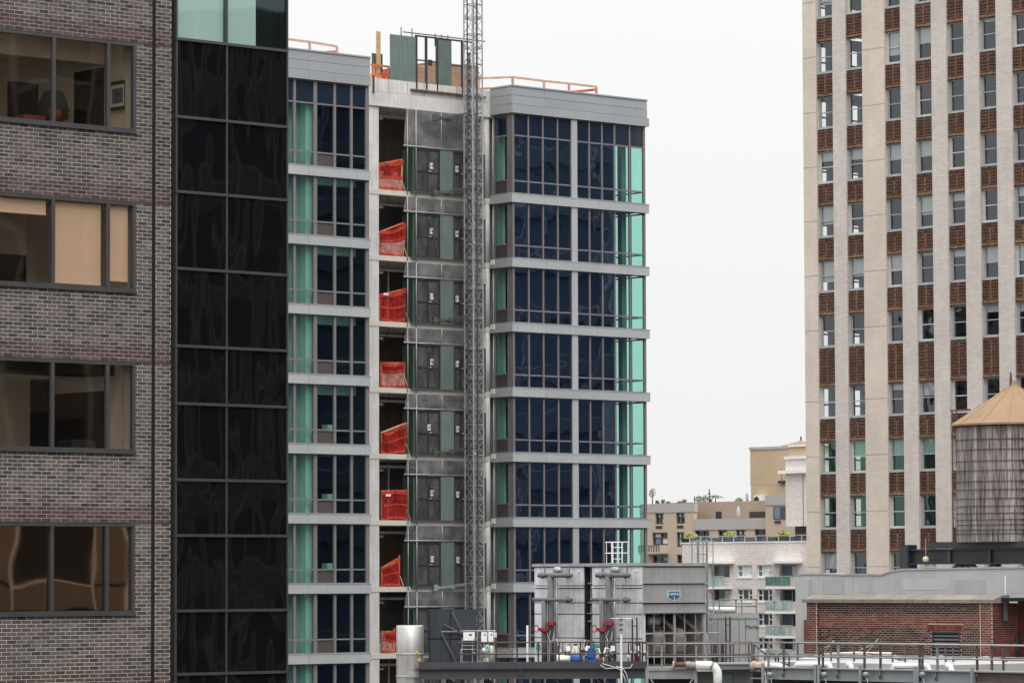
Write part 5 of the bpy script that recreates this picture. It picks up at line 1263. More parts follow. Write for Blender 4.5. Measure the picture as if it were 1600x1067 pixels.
for q in range(nf):                          # plywood roof sectors with raised seams
    a, b = 6.2832 * q / nf, 6.2832 * (q + 1) / nf; e = Rt + .13
    MB().add([(e * math.cos(a), e * math.sin(a), th - .03), (e * math.cos(b), e * math.sin(b), th - .03), (.1 * math.cos(b), .1 * math.sin(b), cz), (.1 * math.cos(a), .1 * math.sin(a), cz), (e * math.cos(a), e * math.sin(a), th - .09), (e * math.cos(b), e * math.sin(b), th - .09)], [(0, 1, 2, 3), (4, 5, 1, 0)]).build('roof_panel', M['tank_roof'], WT)
    MB().bar((e * math.cos(a), e * math.sin(a), th - .025), (.1 * math.cos(a), .1 * math.sin(a), cz + .005), .03, .014).build('roof_batten', M['tank_roof'], WT)
MB().cyl((0, 0, cz - .05), (0, 0, cz + .14), .13, 10, .08).build('hatch', M['tank_roof'], WT); MB().cyl((-.1, 0, cz), (-.1, 0, cz + .42), .06, 8, .02).build('finial', M['bark'], WT)
MB().cyl((0, 0, -.01), (0, 0, .06), Rt - .1, 32).build('tank_floor', M['stave'], WT)
LD = thing('tank_ladder', 'rusty access ladder with a red top rail left of the wooden water tank', 'ladder', FD.loc(FD.u(1489, 1.6, 800), 1.6, tz0), FD.t)
lz = FD.z(1489, 640, 1.6) - tz0
for x in (0, .2): MB().cyl((x, 0, 0), (x, 0, lz), .025, 6).build('stile', M['rust_pipe'], LD)
for q in range(int(lz / .3)): MB().cyl((0, 0, .2 + q * .3), (.2, 0, .2 + q * .3), .014, 5).build('rung', M['rust_pipe'], LD)
box('top_rail', M['rust_pipe'], LD, -.05, .8, -.02, .02, lz - .06, lz)
lt = MB().lathe([(0, 0), (.09, 0), (.1, .12), (.05, .16), (0, .16)], 10).build('work_light', surf('pale yellow lamp guard', (.6,.6,.35), .5), None, True); lt.location = FD.loc(FD.u(1446.5, -.3, 870), -.3, FD.z(1446, 877, -.3)); tag(lt, 'pale yellow lamp hanging by a cord from the black beam', 'lamp'); MB().cyl((0, 0, .16), (0, 0, .75), .012, 5).build('cord', M['galv'], lt)
# ---------- cooling tower
FC = Frame(TB, 835, 114.5)
CT = fthing('cooling_tower', 'grey two cell rooftop cooling tower with pipe headers and open fan bay', 'cooling tower', FC)
CT.location.z = 0
cl_, cc_ = 0.0, FC.u(1003, 0, 950); cW = FC.side(1103, 950, cc_)[0]; ct0, ct1 = FC.z(960, 1040, 0), FC.z(960, 881, 0)
cell = [(0.0, FC.u(912.5, 0, 950)), (FC.u(925.5, 0, 950), cc_)]
for ci, (a, b) in enumerate(cell):
    box('cell_body', M['black_steel'], CT, a + .03, b - .03, .031, cW - .03 if ci == 0 else .06, ct0, ct1 - .02)  # body blackened to draw shadow lines in the panel gaps
    rr = [881 + 4, 914.5, 918.5, 941.5, 959.5, 997, 1040]
    for q in range(6):
        z1, z0 = FC.z(960, rr[q], 0) - .014, FC.z(960, rr[q + 1], 0) + .014
        if q == 1: box('rib', M['unit_light'], CT, a, b, -.03, .03, z0, z1); continue
        box('end_panel', M['unit_light'], CT, a + .004, b - .004, 0, .03, z0, z1)
        for s in (a + .05, b - .05): box('bolt_strip', M['unit_light'], CT, s - .025, s + .025, -.008, -.001, z0 + .02, z1 - .02)
    for s in (.1, .5, .9): MB().box(a + (b - a) * s - .06, a + (b - a) * s + .06, -.02, -.001, ct1 - .22, ct1 - .16).build('lifting_lug', M['white_paint'], CT)
box('gap_panel', M['unit_grey'], CT, cell[0][1], cell[1][0], .25, .3, ct0, ct1 - .03)
for py in (912, 942, 971): box('gap_flange', M['unit_grey'], CT, cell[0][1], cell[1][0], .15, .25, FC.z(920, py, .2), FC.z(920, py, .2) + .04)
box('rim', M['unit_grey'], CT, -.06, cc_ + .02, -.05, .1, ct1 - .06, ct1 + .03)
box('rim', M['unit_grey'], CT, cc_ - .1, cc_ + .05, .1, cW + .04, ct1 - .06, ct1 + .03)
box('lid', M['galv_dark'], CT, 0, cc_ - .12, .12, cW, ct1 - .1, ct1 - .02)
# right hand face
Zs = lambda py: FC.side(1050, py, cc_)[1]
for (p0, p1) in ((886, 911), (912.5, 941), (943, 957)):
    box('side_panel', M['unit_grey'], CT, cc_ - .03, cc_ + .002, .035, cW, Zs(p1), Zs(p0)); box('flange', M['unit_grey'], CT, cc_ + .004, cc_ + .06, .035, cW, Zs(p1), Zs(p1) + .035)
box('liner', M['black_steel'], CT, cc_ - .08, cc_ - .035, .035, cW, Zs(957), ct1 - .05)
box('corner_post', M['unit_light'], CT, cc_ - .12, cc_, .032, .14, ct0, Zs(957)); box('bay_post', M['unit_grey'], CT, cc_ - .1, cc_ - .002, cW - .1, cW, ct0, Zs(957))
box('bay_back', M['dark_int'], CT, 1.6, 1.66, .14, cW, ct0, Zs(957)); box('bay_floor', M['galv_dark'], CT, 1.66, cc_ - .01, .14, cW, ct0, ct0 + .05); box('bay_ceiling', M['unit_grey'], CT, 1.66, cc_ - .03, .14, cW, Zs(957) - .03, Zs(957)); box('bay_far_wall', M['unit_grey'], CT, 1.66, cc_ - .1, cW - .05, cW - .02, ct0, Zs(957) - .03)
box('bay_rail', M['unit_grey'], CT, cc_ - .06, cc_ - .01, .14, cW - .1, Zs(990), Zs(987.5))
for px in (1023, 1039, 1055, 1071, 1088): y = FC.side(px, 1000, cc_)[0]; w_ = .04 if px == 1055 else .008; box('bay_bar', M['unit_grey'], CT, cc_ - .05, cc_ - .015, y - w_, y + w_, ct0 + .05, Zs(957) - .03)
for k, px in enumerate((1021, 1054, 1088)):
    y = FC.side(px, 1000, cc_ - .5)[0]; m = MB()
    zc_ = Zs(1003); pts = [(cc_ - .5 + .3 * math.cos(t * .4), zc_ + .42 * math.sin(t * .4)) for t in range(16)]
    m.v = []; m.f = []; n_ = len(pts)
    m.add([(x, y - .2, z) for x, z in pts] + [(x, y + .2, z) for x, z in pts], [tuple(range(n_)), tuple(range(2 * n_ - 1, n_ - 1, -1))] + [(i, i + n_, (i + 1) % n_ + n_, (i + 1) % n_) for i in range(n_)])
    m.build('fan_scroll', M['dust'], CT); MB().bar((cc_ - .35, y, zc_ + .3), (cc_ - .9, y - .45, zc_ + .85), .28, .1).build('belt_guard', M['dust'], CT)
y = FC.side(1019, 970, cc_ - .4)[0]; MB().cyl((cc_ - .4, y - .2, Zs(970)), (cc_ - .4, y + .2, Zs(970)), .15, 14).build('motor', M['galv'], CT, True); box('motor_shelf', M['galv_dark'], CT, cc_ - .6, cc_ - .15, y - .25, y + .28, Zs(980), Zs(979))
# badge
by, bz = FC.side(1053, 930.5, cc_ + .01); hw, hh = .255, .15
def side_poly(name, mat, pts, x0, x1, par): 
    n_ = len(pts); return MB().add([(x1, by + p, bz + q) for p, q in pts] + [(x0, by + p, bz + q) for p, q in pts], [tuple(range(n_)), tuple(range(2 * n_ - 1, n_ - 1, -1))] + [((i + 1) % n_, i, i + n_, (i + 1) % n_ + n_) for i in range(n_)]).build(name, mat, par)
sh = lambda k: [(-hw * k, hh * k), (-hw * k, -hh * .35 * k), (0, -hh * 1.05 * k), (hw * k, -hh * .35 * k), (hw * k, hh * k)]
bd = side_poly('badge', M['white_paint'], sh(1.0), cc_ + .003, cc_ + .012, CT); side_poly('badge_field', M['teal'], sh(.9), cc_ + .013, cc_ + .018, bd)
tm = text_mesh('EVAPCO', .105, M['white_paint']); tm.transform(Matrix.Rotation(math.pi / 2, 4, 'Z')); inst('lettering', tm, bd, (cc_ + .024, by, bz + .05)); box('badge_stroke', M['white_paint'], bd, cc_ + .019, cc_ + .023, by - .012, by + .012, bz - .14, bz - .02)
# pipe headers, one set per cell
for ci, dx in enumerate((0, 90.5)):
    u_ = lambda px, y=-.45: FC.u(px + dx, y, 950); z_ = lambda py, y=-.45: FC.z(870 + dx, py, y)
    PH = thing('pipe_header', f'grey pipe headers and risers with red valves on the {"left" if ci == 0 else "right"} cooling cell', 'pipes', FC.loc(u_(860), -.45, ct0), FC.t, 'pipe header sets on the cooling cells')
    o_ = Vector((u_(860), -.45, ct0)); W = lambda px, py, y=-.45: Vector((u_(px, y), y, z_(py, y))) - o_
    MB().cyl(W(842, 898.6), W(893, 898.6), .062, 12).build('upper_header', M['pipe_grey'], PH, True); MB().cyl(W(861, 900), W(861, 1040), .1, 14).build('upper_riser', M['pipe_grey'], PH, True); MB().cyl(W(855, 898.6), W(868, 898.6), .085, 14).build('tee', M['pipe_grey'], PH, True)
    MB().cyl(W(833, 936.5, -.6), W(893, 936.5, -.6), .055, 12).build('lower_header', M['pipe_grey'], PH, True); MB().cyl(W(850.5, 938, -.6), W(850.5, 1040, -.6), .085, 14).build('lower_riser', M['pipe_grey'], PH, True)
    for px, py in ((848, 898.6), (887, 898.6), (887, 936.5)):
        MB().cyl(W(px, py, -.6), W(px, py, -.0), .055, 10).build('branch', M['pipe_grey'], PH, True); MB().cyl(W(px, py, -.3), W(px, py, -.22), .09, 12).build('flange', M['galv_dark'], PH, True)
    for px in (851.5, 890): MB().cyl(W(px, 884, -.1), W(px, 896, -.25), .02, 6).build('hanger', M['black_steel'], PH)
    MB().cyl(W(874, 890, -.25), W(868, 890, -.05), .09, 12).build('motor_cap', M['galv'], PH, True)
    MB().cyl(W(869.5, 905, -.3), W(869.5, 1035, -.3), .05, 8).build('drain_pipe', M['galv'], PH, True)
    MB().cyl(W(861, 977), W(861, 971), .145, 12).build('valve', M['valve_red'], PH); MB().bar(W(855, 973.5, -.62), W(867, 973.5, -.62), .1, .1).build('valve_arm', M['valve_red'], PH)
    MB().cyl(W(850.5, 987, -.6), W(850.5, 981, -.6), .13, 12).build('valve', M['valve_red'], PH); MB().bar(W(842, 983, -.75), W(855, 984, -.75), .08, .09).build('valve_arm', M['valve_red'], PH)
    hw_ = MB(); cpt = W(838, 982, -.8); hw_.tube([cpt + Vector((.1 * math.cos(t * .52), 0, .1 * math.sin(t * .52))) for t in range(13)], .014, 5); hw_.build('hand_wheel', M['valve_red'], PH)
    MB().tube([W(860, 985, -.7), W(857, 995, -.75), W(860, 1005, -.75), W(864, 1000, -.7), W(866, 985, -.5)], .014, 5).build('cable', M['galv'], PH); MB().cyl(W(858, 1000, -.7), W(858, 1040, -.7), .016, 6).build('conduit', M['galv'], PH)
    box('sticker', M['green_sticker'], PH, *(W(837, 1014, -.04).x, W(843, 1014, -.04).x), W(837, 1014, -.04).y, W(837, 1014, -.04).y + .006, W(837, 1015, -.04).z, W(837, 1006, -.04).z)
# pumps on the deck
zpd = 69.58
FP = F0(660, 109.8)
def pt(px, py, y=0): u_, z_ = FP.hit(px, py, y); return Vector((u_, y, z_))
PU = thing('pump', 'bright blue upright pump between the cooling cells', 'pump', FP.loc(pt(924, 1030, .9).x, .9, zpd), 0); MB().lathe([(0, 0), (.16, 0), (.16, .05), (.07, .06), (.07, .2), (.13, .21), (.13, .42), (.1, .42), (.1, .48), (.03, .49), (0, .49)], 16).build('motor', M['blue'], PU); MB().cyl((-.2, 0, .12), (.2, 0, .12), .075, 12).build('casing', M['blue'], PU, True); MB().cyl((.2, 0, .12), (.24, 0, .12), .1, 12).build('flange', M['valve_red'], PU)
PU2 = thing('pump', 'blue horizontal pump with a white casing at the foot of the left cell', 'pump', FP.loc(pt(897, 1030, .8).x, .8, zpd), 0); MB().cyl((-.1, 0, .2), (.25, 0, .2), .11, 12).build('motor', M['blue'], PU2, True); MB().cyl((-.5, 0, .2), (-.1, 0, .2), .1, 12, .07).build('casing', M['pvc'], PU2, True); box('base', M['galv_dark'], PU2, -.5, .3, -.12, .12, 0, .08); MB().cyl((-.35, -.1, .06), (-.35, .1, .06), .07, 10).build('flange', M['valve_red'], PU2)
TKc = thing('chemical_tank', 'small cream chemical tank behind the horizontal blue pump', 'tank', FP.loc(pt(899, 1020, 1.3).x, 1.3, zpd), 0); MB().lathe([(0, 0), (.11, 0), (.11, .42), (.07, .48), (.07, .54), (0, .55)], 14).build('body', M['cream_paint'], TKc, True); MB().cyl((0, 0, .55), (.0, 0, .6), .05, 8).build('cap', M['black_steel'], TKc)
SK = box('pump_skid', M['white_paint'], None, -.75, 1.05, -.15, .15, 0, .04); SK.location = FP.loc(pt(900, 1037, .5).x, .5, zpd + .002); tag(SK, 'low white skid under the blue pumps', 'skid')
M['brass'] = surf('brass fitting', (.4,.28,.1), .4, .6, var=.2)
rv = random.Random(5)
for k, (px0, px1, lab) in enumerate(((872, 890, 'left of the cream chemical tank'), (908, 918, 'between the two blue pumps'), (936, 962, 'below the right riser'), (975, 1000, 'beside the black ladder frame'))):
    t = thing('valve_cluster', f'tangle of small pipes, valves and hoses {lab}', 'piping', FP.loc(pt((px0 + px1) / 2, 1038, 1.0).x, 1.0, zpd), 0, 'small piping on the platform')
    w_ = pt(px1, 1030, 1.0).x - pt(px0, 1030, 1.0).x
    for q in range(7):
        x = rv.uniform(-w_ / 2, w_ / 2); h = rv.uniform(.25, .75); x2 = x + rv.uniform(-.25, .25)
        MB().tube([(x, rv.uniform(-.1, .1), 0), (x, 0, h * .6), (x + (x2 - x) * .3, 0, h), (x2, .05, h * .95), (x2, .1, h * .4)], rv.choice((.012, .018, .026)), 6).build('pipe', rv.choice((M['galv'], M['pvc'], M['galv_dark'], M['rust_pipe'])), t, True)
        MB().cyl((x, -.03, h * .5), (x, -.03, h * .5 + .08), .04, 8).build('valve', rv.choice((M['valve_red'], M['brass'], M['pvc'], M['black_steel'])), t)
    box('junction_box', M['white_paint'], t, w_ * .2, w_ * .2 + .12, -.12, -.06, .4, .55)
# ---------- centre platform
PLT = thing('steel_platform', 'charcoal steel platform with deep edge beam under the cooling tower', 'platform', FP.loc(0, 0, zpd), 0)
x0, x1 = pt(655, 1040).x, pt(1009, 1040).x; zb0, zb1 = pt(800, 1060).z - zpd, pt(800, 1045).z - zpd
box('deck', M['beam_dark'], PLT, x0, x1, .0, 5.5, -.05, 0.0); box('toe_plate', M['beam_dark'], PLT, x0, x1, -.03, -.002, -.06, .12)
box('edge_beam_flange', M['black_steel'], PLT, x0 - .1, x1, -.14, .1, zb1, zb1 + .035); box('edge_beam_web', M['beam_dark'], PLT, x0, x1, -.04, -.0, zb0 + .03, zb1 - .002); box('edge_beam_flange', M['beam_dark'], PLT, x0, x1, -.14, .1, zb0, zb0 + .03)
xs_ = pt(812, 1050).x; box('beam_splice', M['black_steel'], PLT, xs_ - .03, xs_ + .1, -.1, -.041, zb0 - .4, zb1 - .002)
for px in (700, 760, 870, 935): a = pt(px, 1060).x; MB().bar((a, .5, zb0), (a + .9, .8, zb0 - 1.0), .09).build('under_brace', M['black_steel'], PLT); box('under_post', M['black_steel'], PLT, a - .08, a + .08, 1.2, 1.36, -6, zb0)
def railing(label, fr, base_y, px0, px1, ytop, ymid, posts, mat_t, mat_p, ybot, r=.024, y=0.0, group='pipe guard rails on the roof platforms', mid2=None, pmats=None):
    a = fr.hit(px0, ytop, y); t = thing('guard_rail', label, 'guard rail', fr.loc(a[0], y, a[1] - .9), fr.t, group)
    o_ = Vector((a[0], y, a[1] - .9)); zt_, zm = fr.z((px0 + px1) / 2, ytop, y), fr.z((px0 + px1) / 2, ymid, y); b = fr.hit(px1, ytop, y)[0]
    MB().cyl(Vector((a[0], y, zt_)) - o_, Vector((b, y, zt_)) - o_, r, 8).build('top_rail', mat_t, t, True); MB().cyl(Vector((a[0], y, zm)) - o_, Vector((b, y, zm)) - o_, r, 8).build('mid_rail', mat_t, t, True)
    for k, p in enumerate(posts):
        u_ = fr.hit(p, ymid, y)[0]; zb_ = fr.z(p, ybot if not isinstance(ybot, dict) else ybot.get(p, ybot['d']), y)
        MB().box(u_ - r * 1.1 - o_.x, u_ + r * 1.1 - o_.x, .02, .02 + 2 * r, zb_ - o_.z, zt_ - o_.z + r).build('post', (pmats[k] if pmats else mat_p), t)
    return t
railing('brown pipe guard rail along the front of the charcoal platform', FP, 0, 715, 1010, 1003, 1021, (744, 775, 808, 841, 873.5, 907, 1000, 1004), M['rail_brown'], M['black_steel'], 1042, .02)
# dark screen panels with braces
SCN = thing('steel_screen', 'dark blue grey steel screen panels braced by diagonal angles', 'screen', FP.loc(pt(672, 1040, .8).x, .8, zpd), 0)
u0 = pt(672, 1040, .8).x; um_, u1_ = pt(704, 1000, .8).x - u0, pt(742, 1000, .8).x - u0; zt_ = pt(700, 953, .8).z - zpd; zm = pt(700, 998, .8).z - zpd
for a, b in ((0, um_ - .02), (um_ + .02, u1_)):
    for c, d in ((0, zm - .02), (zm + .02, zt_)): box('panel', M['navy_panel'], SCN, a, b, 0, .05, c, d)
box('frame', M['black_steel'], SCN, -.03, u1_ + .03, .051, .09, 0, zt_ + .03)
Q = lambda px, py: Vector((pt(px, py, .7).x - u0, -.1, pt(px, py, .7).z - zpd))
for a, b in (((706, 955), (726, 993)), ((689, 986), (715, 1038)), ((693, 974), (722, 989)), ((689, 986), (724, 986))): MB().bar(Q(*a), Q(*b), .035).build('brace', M['galv_dark'] if a != (689, 986) or b[1] == 1038 else M['rail_grey'], SCN)
FLU = thing('exhaust_flue', 'shiny stainless steel exhaust flue left of the dark screen panels', 'flue', FP.loc(FP.u(640.5, .6, 1000), .6, 66), 0)
rf = 21.3 / FPX * 110.4; zf_ = pt(640, 978, .6).z - 66
zj = pt(640, 1021, .6).z - 66; zj2 = pt(640, 1056, .6).z - 66
MB().lathe([(rf, 0), (rf, zj2)], 36).build('drum', M['stainless'], FLU, True); MB().lathe([(rf, zj2 + .01), (rf, zj)], 36).build('drum', M['stainless'], FLU, True); MB().lathe([(rf, zj + .01), (rf, zf_), (rf - .03, zf_ + .03), (rf - .06, zf_), (rf - .06, zj)], 36).build('drum', M['stainless'], FLU, True)
for z in (zj, zj2): MB().lathe([(rf + .002, z - .025), (rf + .014, z - .02), (rf + .014, z + .02), (rf + .002, z + .025)], 36).build('band', M['galv'], FLU, True)
box('stay_plate', M['galv'], FLU, -.1, .75, -rf - .05, -rf - .02, zj2 - .02, zj2 + .14)
M['yellow'] = surf('yellow sticker', (.65,.45,.03), .6)
for x, py in ((.2, 1018), (.27, 1030)): yy = -math.sqrt(rf * rf - x * x); box('sticker', M['yellow'], FLU, x - .04, x + .04, yy - .03, yy - .012, pt(650, py + 2.5, .2).z - 66, pt(650, py - 2, .2).z - 66)
# water treatment rack
WR = thing('treatment_rack', 'water treatment rack with white controllers, blue filter and cream cartridge', 'equipment rack', FP.loc(pt(722, 1040, .35).x, .35, zpd), 0)
u0 = pt(722, 1040, .35).x; X = lambda px: pt(px, 1000, .35).x - u0; Zr = lambda py: pt(740, py, .35).z - zpd
fr_ = MB()
for a, b in (((722, 996), (722, 1034)), ((738, 1000), (738, 1038)), ((746, 985), (746, 1038)), ((764, 985), (764, 1038)), ((772, 985), (772, 1038)), ((722, 1008), (745, 1008)), ((720, 1014), (745, 1014)), ((720, 1014), (720, 1034)), ((720, 1034), (756, 1034)), ((722, 985), (775, 985))): fr_.cyl((X(a[0]), .03, Zr(a[1])), (X(b[0]), .03, Zr(b[1])), .013, 6)
fr_.build('pipe_frame', M['galv'], WR)
for px0, px1, p0, p1 in ((724, 742, 987, 1000), (752, 761, 987, 1002), (763, 771, 987, 1002), (772, 776, 988, 995)):
    c = box('controller', M['white_paint'], WR, X(px0), X(px1), -.1, .0, Zr(p1), Zr(p0)); box('display', M['galv_dark'], c, X(px0) + (X(px1) - X(px0)) * .5, X(px0) + (X(px1) - X(px0)) * .75, -.106, -.101, Zr(p0) - .1, Zr(p0) - .05)
for px, mt, p0, p1 in ((761, M['pvc'], 1007, 1020), (768, M['cream_paint'], 1008, 1036), (756, M['pvc'], 1012, 1018)):
    MB().lathe([(0, Zr(p1)), (.062, Zr(p1)), (.062, Zr(p0) - .05), (.04, Zr(p0)), (0, Zr(p0))], 12, (X(px), -.05)).build('cartridge', mt, WR, True)
box('blue_label', surf('light blue label', (.1,.42,.65), .5), WR, X(759), X(763.5), -.118, -.113, Zr(1013), Zr(1008)); box('green_tag', M['green_sticker'], WR, X(741), X(744), -.1, -.09, Zr(1000), Zr(996))
for k in range(7): a, b = R.uniform(728, 765), R.uniform(1010, 1034); MB().tube([(X(a), -.03, Zr(b)), (X(a + 2), -.05, Zr(b + 3)), (X(a + R.uniform(-3, 5)), -.03, Zr(b + 6))], .014, 5).build('hose', M['galv'], WR, True)
MB().box(-.03, .03, -.02, .02, 0, 1.15).build('ph', M['white_paint'], WR).name = 'white_riser'; bpy.data.objects['white_riser'].location.x = X(824)
# conduit mast, cables, black ladder frame
CM = thing('conduit_mast', 'thin white conduit pole with clamps in front of the right cell', 'pole', FP.loc(pt(971, 1060, -.2).x, -.2, 66), 0); hz = pt(971, 905, -.2).z - 66
MB().cyl((0, 0, 0), (0, 0, pt(971, 990, -.2).z - 66), .03, 8).build('pole', M['pvc'], CM); MB().cyl((0, 0, 1), (0, 0, hz), .01, 6).build('whip', M['galv'], CM)
for py in (969, 977, 985): box('clamp', M['galv_dark'], CM, -.06, .05, -.05, .05, pt(971, py, -.2).z - 66, pt(971, py - 3, -.2).z - 66)
MB().cyl((-.3, 0, pt(971, 965.5, -.2).z - 66), (.35, 0, pt(971, 966, -.2).z - 66), .01, 5).build('arm', M['pvc'], CM)
for k, pts in enumerate(([(938, 1038), (946, 1044), (960, 1043), (972, 1042), (979, 1052), (982, 1066)], [(941, 1036), (955, 1040), (970, 1046), (976, 1058), (978, 1068)], [(962, 1040), (975, 1043), (985, 1043), (988, 1037)])):
    c = MB().tube([pt(p, q, -.25) for p, q in pts], .009, 6).build('loose_cable', M['pvc'], None, True); c.location = FP.loc(); tag(c, ('white cable looping over the beam edge to the conduit pole', 'second white cable hanging down behind the conduit pole', 'short white cable curling up right of the conduit pole')[k], 'cable')
def ladder(label, fr, px0, px1, pytop, pybot, y, mat, cage=False, r=.018, n=None, boxy=False):
    a, zt_ = fr.hit(px0, pytop, y); b = fr.hit(px1, pytop, y)[0]; zb_ = fr.z(px0, pybot, y); t = thing('ladder', label, 'ladder', fr.loc(a, y, zb_), fr.t); h = zt_ - zb_
    for x in (0, b - a): MB().cyl((x, 0, 0), (x, 0, h), r * 1.3, 6).build('stile', mat, t)
    n = n or max(2, int(h / .28))
    for q in range(n): z = h * (q + .5) / n; MB().cyl((0, 0, z), (b - a, 0, z), r * .8, 5).build('rung', mat, t)
    if cage:
        for z in (h * .05, h * .5, h * .97): MB().tube([((b - a) / 2 - .34 * math.cos(s * math.pi / 8), -.6 * math.sin(s * math.pi / 8), z) for s in range(9)], r, 5).build('cage_hoop', mat, t)
        for s in (1, 3, 4, 5, 7): x, y_ = (b - a) / 2 - .34 * math.cos(s * math.pi / 8), -.6 * math.sin(s * math.pi / 8); MB().cyl((x, y_, h * .05), (x, y_, h * .97), r * .8, 5).build('cage_bar', mat, t)
    return t
ladder('black ladder frame in front of the right cooling cell', FP, 988, 995, 964, 1044, .25, M['black_steel'], n=3)
ladder('white caged ladder standing on top of the cooling tower', F0(951, 113.0), 956, 972, 846, 882, 0, M['white_paint'], True, .016)
ladder('grey caged ladder rising above the far corner of the cooling tower', F0(1085, 115.0), 1090, 1104, 841, 1000, 0, M['rail_grey'], True, .02)
# ---------- grey cooling unit with lettering
FY = Frame(0.0, 1105, 114.5)
GU = fthing('grey_unit', 'boxy grey rooftop unit with dark lettering and a railed top', 'cooling unit', FY)
g1 = FY.u(1184, 0, 1000); gz1, gz0 = FY.z(1150, 958.5, 0), FY.z(1150, 1042, 0)
M['unit_plain'] = surf('plain grey sheet', (.35,.36,.355), .5, .15, var=.06, scale=.8, streak=.12)
for a, b in ((1105, 1121), (1121, 1155), (1155, 1165), (1165, 1184)): box('panel', M['unit_plain'], GU, FY.u(a, 0, 1000) + .008, FY.u(b, 0, 1000) - .008, 0, .04, gz0, gz1 - .14)
box('body', M['galv_dark'], GU, .02, g1 - .02, .045, 2.4, gz0, gz1 - .02); box('top_band', M['unit_plain'], GU, -.02, g1 + .02, -.03, .05, gz1 - .135, gz1); box('end_panel', M['unit_plain'], GU, g1 + .0, g1 + .04, .0, 2.4, gz0, gz1)
inst('lettering', text_mesh('Marley', .145, M['black_ink']), GU, (FY.u(1176, 0, 1000), -.012, FY.z(1176, 979, 0)))
railing('grey pipe guard rail on top of the grey unit', FY, 0, 1124, 1183, 936, 946.5, (1124, 1150, 1159, 1182), M['rail_grey'], M['rail_grey'], 958, .02, y=.1)
wp_ = MB().cyl((0, 0, 0), (FY.u(1150, .6, 950) - FY.u(1104, .6, 950), 0, 0), .095, 14).build('roof_pipe', M['pvc'], None, True); wp_.location = FY.loc(FY.u(1104, .6, 950), .6, FY.z(1125, 952.5, .6)); wp_.rotation_euler.z = FY.t; tag(wp_, 'thick white pipe lying on top of the grey unit', 'pipe')
ladder('white caged ladder on the left side of the grey unit', FY, 1107, 1116, 950, 1025, -.25, M['galv'], True, .013)
ladder('black ladder frame in front of the grey unit', FY, 1134, 1140.5, 963, 1040, -.5, M['black_steel'], n=3)
for k, px in enumerate((1114, 1120, 1129)):
    bp = MB().box(-.05, .05, -.05, .05, 0, .75).build('pipe_stub', M['black_steel']); bp.location = FY.loc(FY.u(px, -.7, 1030), -.7, gz0); tag(bp, ('left', 'middle', 'right')[k] + ' one of three short black posts at the foot of the grey unit', 'post', 'black posts at the foot of the grey unit')
# ---------- stair landing and steel bay between the platforms
FG = F0(1010, 107.5)
def pg(px, py, y=0): u_, z_ = FG.hit(px, py, y); return Vector((u_, y, z_))
BAY = thing('steel_bay', 'light grey steel frame bay below the fan end of the cooling tower', 'steel frame', FG.loc(pg(1010, 1067).x, 0, 66), 0); b0 = pg(1010, 1067).x; BX = lambda px: pg(px, 1050).x - b0; BZ = lambda py: pg(1050, py).z - 66
box('top_channel', M['beam_grey'], BAY, BX(1011), BX(1088), -.05, .05, BZ(1047), BZ(1043.5)); box('web', M['beam_grey'], BAY, BX(1014), BX(1084), -.01, .03, BZ(1060), BZ(1047)); box('post', M['beam_grey'], BAY, BX(1008.5), BX(1013), -.08, .02, 0, BZ(1045)); box('post', M['beam_grey'], BAY, BX(1084.5), BX(1089), -.08, .02, 0, BZ(1043))
MB().bar((BX(1013), -.03, BZ(1053)), (BX(1022), -.03, BZ(1069)), .03).build('brace', M['galv'], BAY); MB().bar((BX(1084), -.03, BZ(1058)), (BX(1076), -.03, BZ(1069)), .03).build('brace', M['galv'], BAY); box('backing', M['dark_int'], BAY, BX(1010), BX(1090), .3, .35, 0, BZ(1060)); box('walkway', M['galv_dark'], BAY, BX(1010), BX(1180), .1, 1.2, BZ(1046), BZ(1044))
railing('grey and brown guard rail in front of the open fan bay', FG, 0, 1011, 1173, 1005, 1025.5, (1012, 1034, 1088, 1104), M['rail_grey'], M['rail_grey'], 1045, .02)
railing('dark brown guard rail on the far side of the fan bay walkway', F0(1010, 109.6), 0, 1005, 1175, 1003.5, 1022.5, (1146, 1170, 1175), M['rail_brown'], M['rail_brown'], 1042, .022)
HS = thing('grey_steel_house', 'low grey steel roof house with a ledge behind the white elbow pipe', 'roof house', FG.loc(pg(1118, 1067, .6).x, .6, 66), 0); h0 = pg(1118, 1067, .6).x; HX = lambda px: pg(px, 1050, .6).x - h0; HZ = lambda py: pg(1150, py, .6).z - 66
box('wall', M['shell'], HS, HX(1090), HX(1176), 0, 1.2, 0, HZ(1049)); box('ledge', M['shell'], HS, HX(1118), HX(1172), -.12, 1.2, HZ(1048.8), HZ(1037.5)); box('cap', M['beam_grey'], HS, HX(1117), HX(1173), -.16, 1.2, HZ(1037.4), HZ(1035.5)); box('door', M['navy_panel'], HS, HX(1128), HX(1145.5), -.03, -.002, 0, HZ(1050.5)); box('door_face', surf('blue grey door', (.16,.19,.2), .5, var=.1), HS, HX(1129), HX(1144.5), -.045, -.031, 0, HZ(1051.5)); box('side', M['dark_int'], HS, HX(1176) + .002, HX(1196), .3, 1.2, 0, HZ(1049))
EP = thing('elbow_pipe', 'fat white insulated pipe bending down beside the steel bay, with a rust brown stub', 'pipe', FG.loc(pg(1086, 1040, -.15).x, -.15, 66), 0); e0 = pg(1086, 1040, -.15).x; E = lambda px, py: Vector((pg(px, py, -.15).x - e0, 0, pg(px, py, -.15).z - 66))
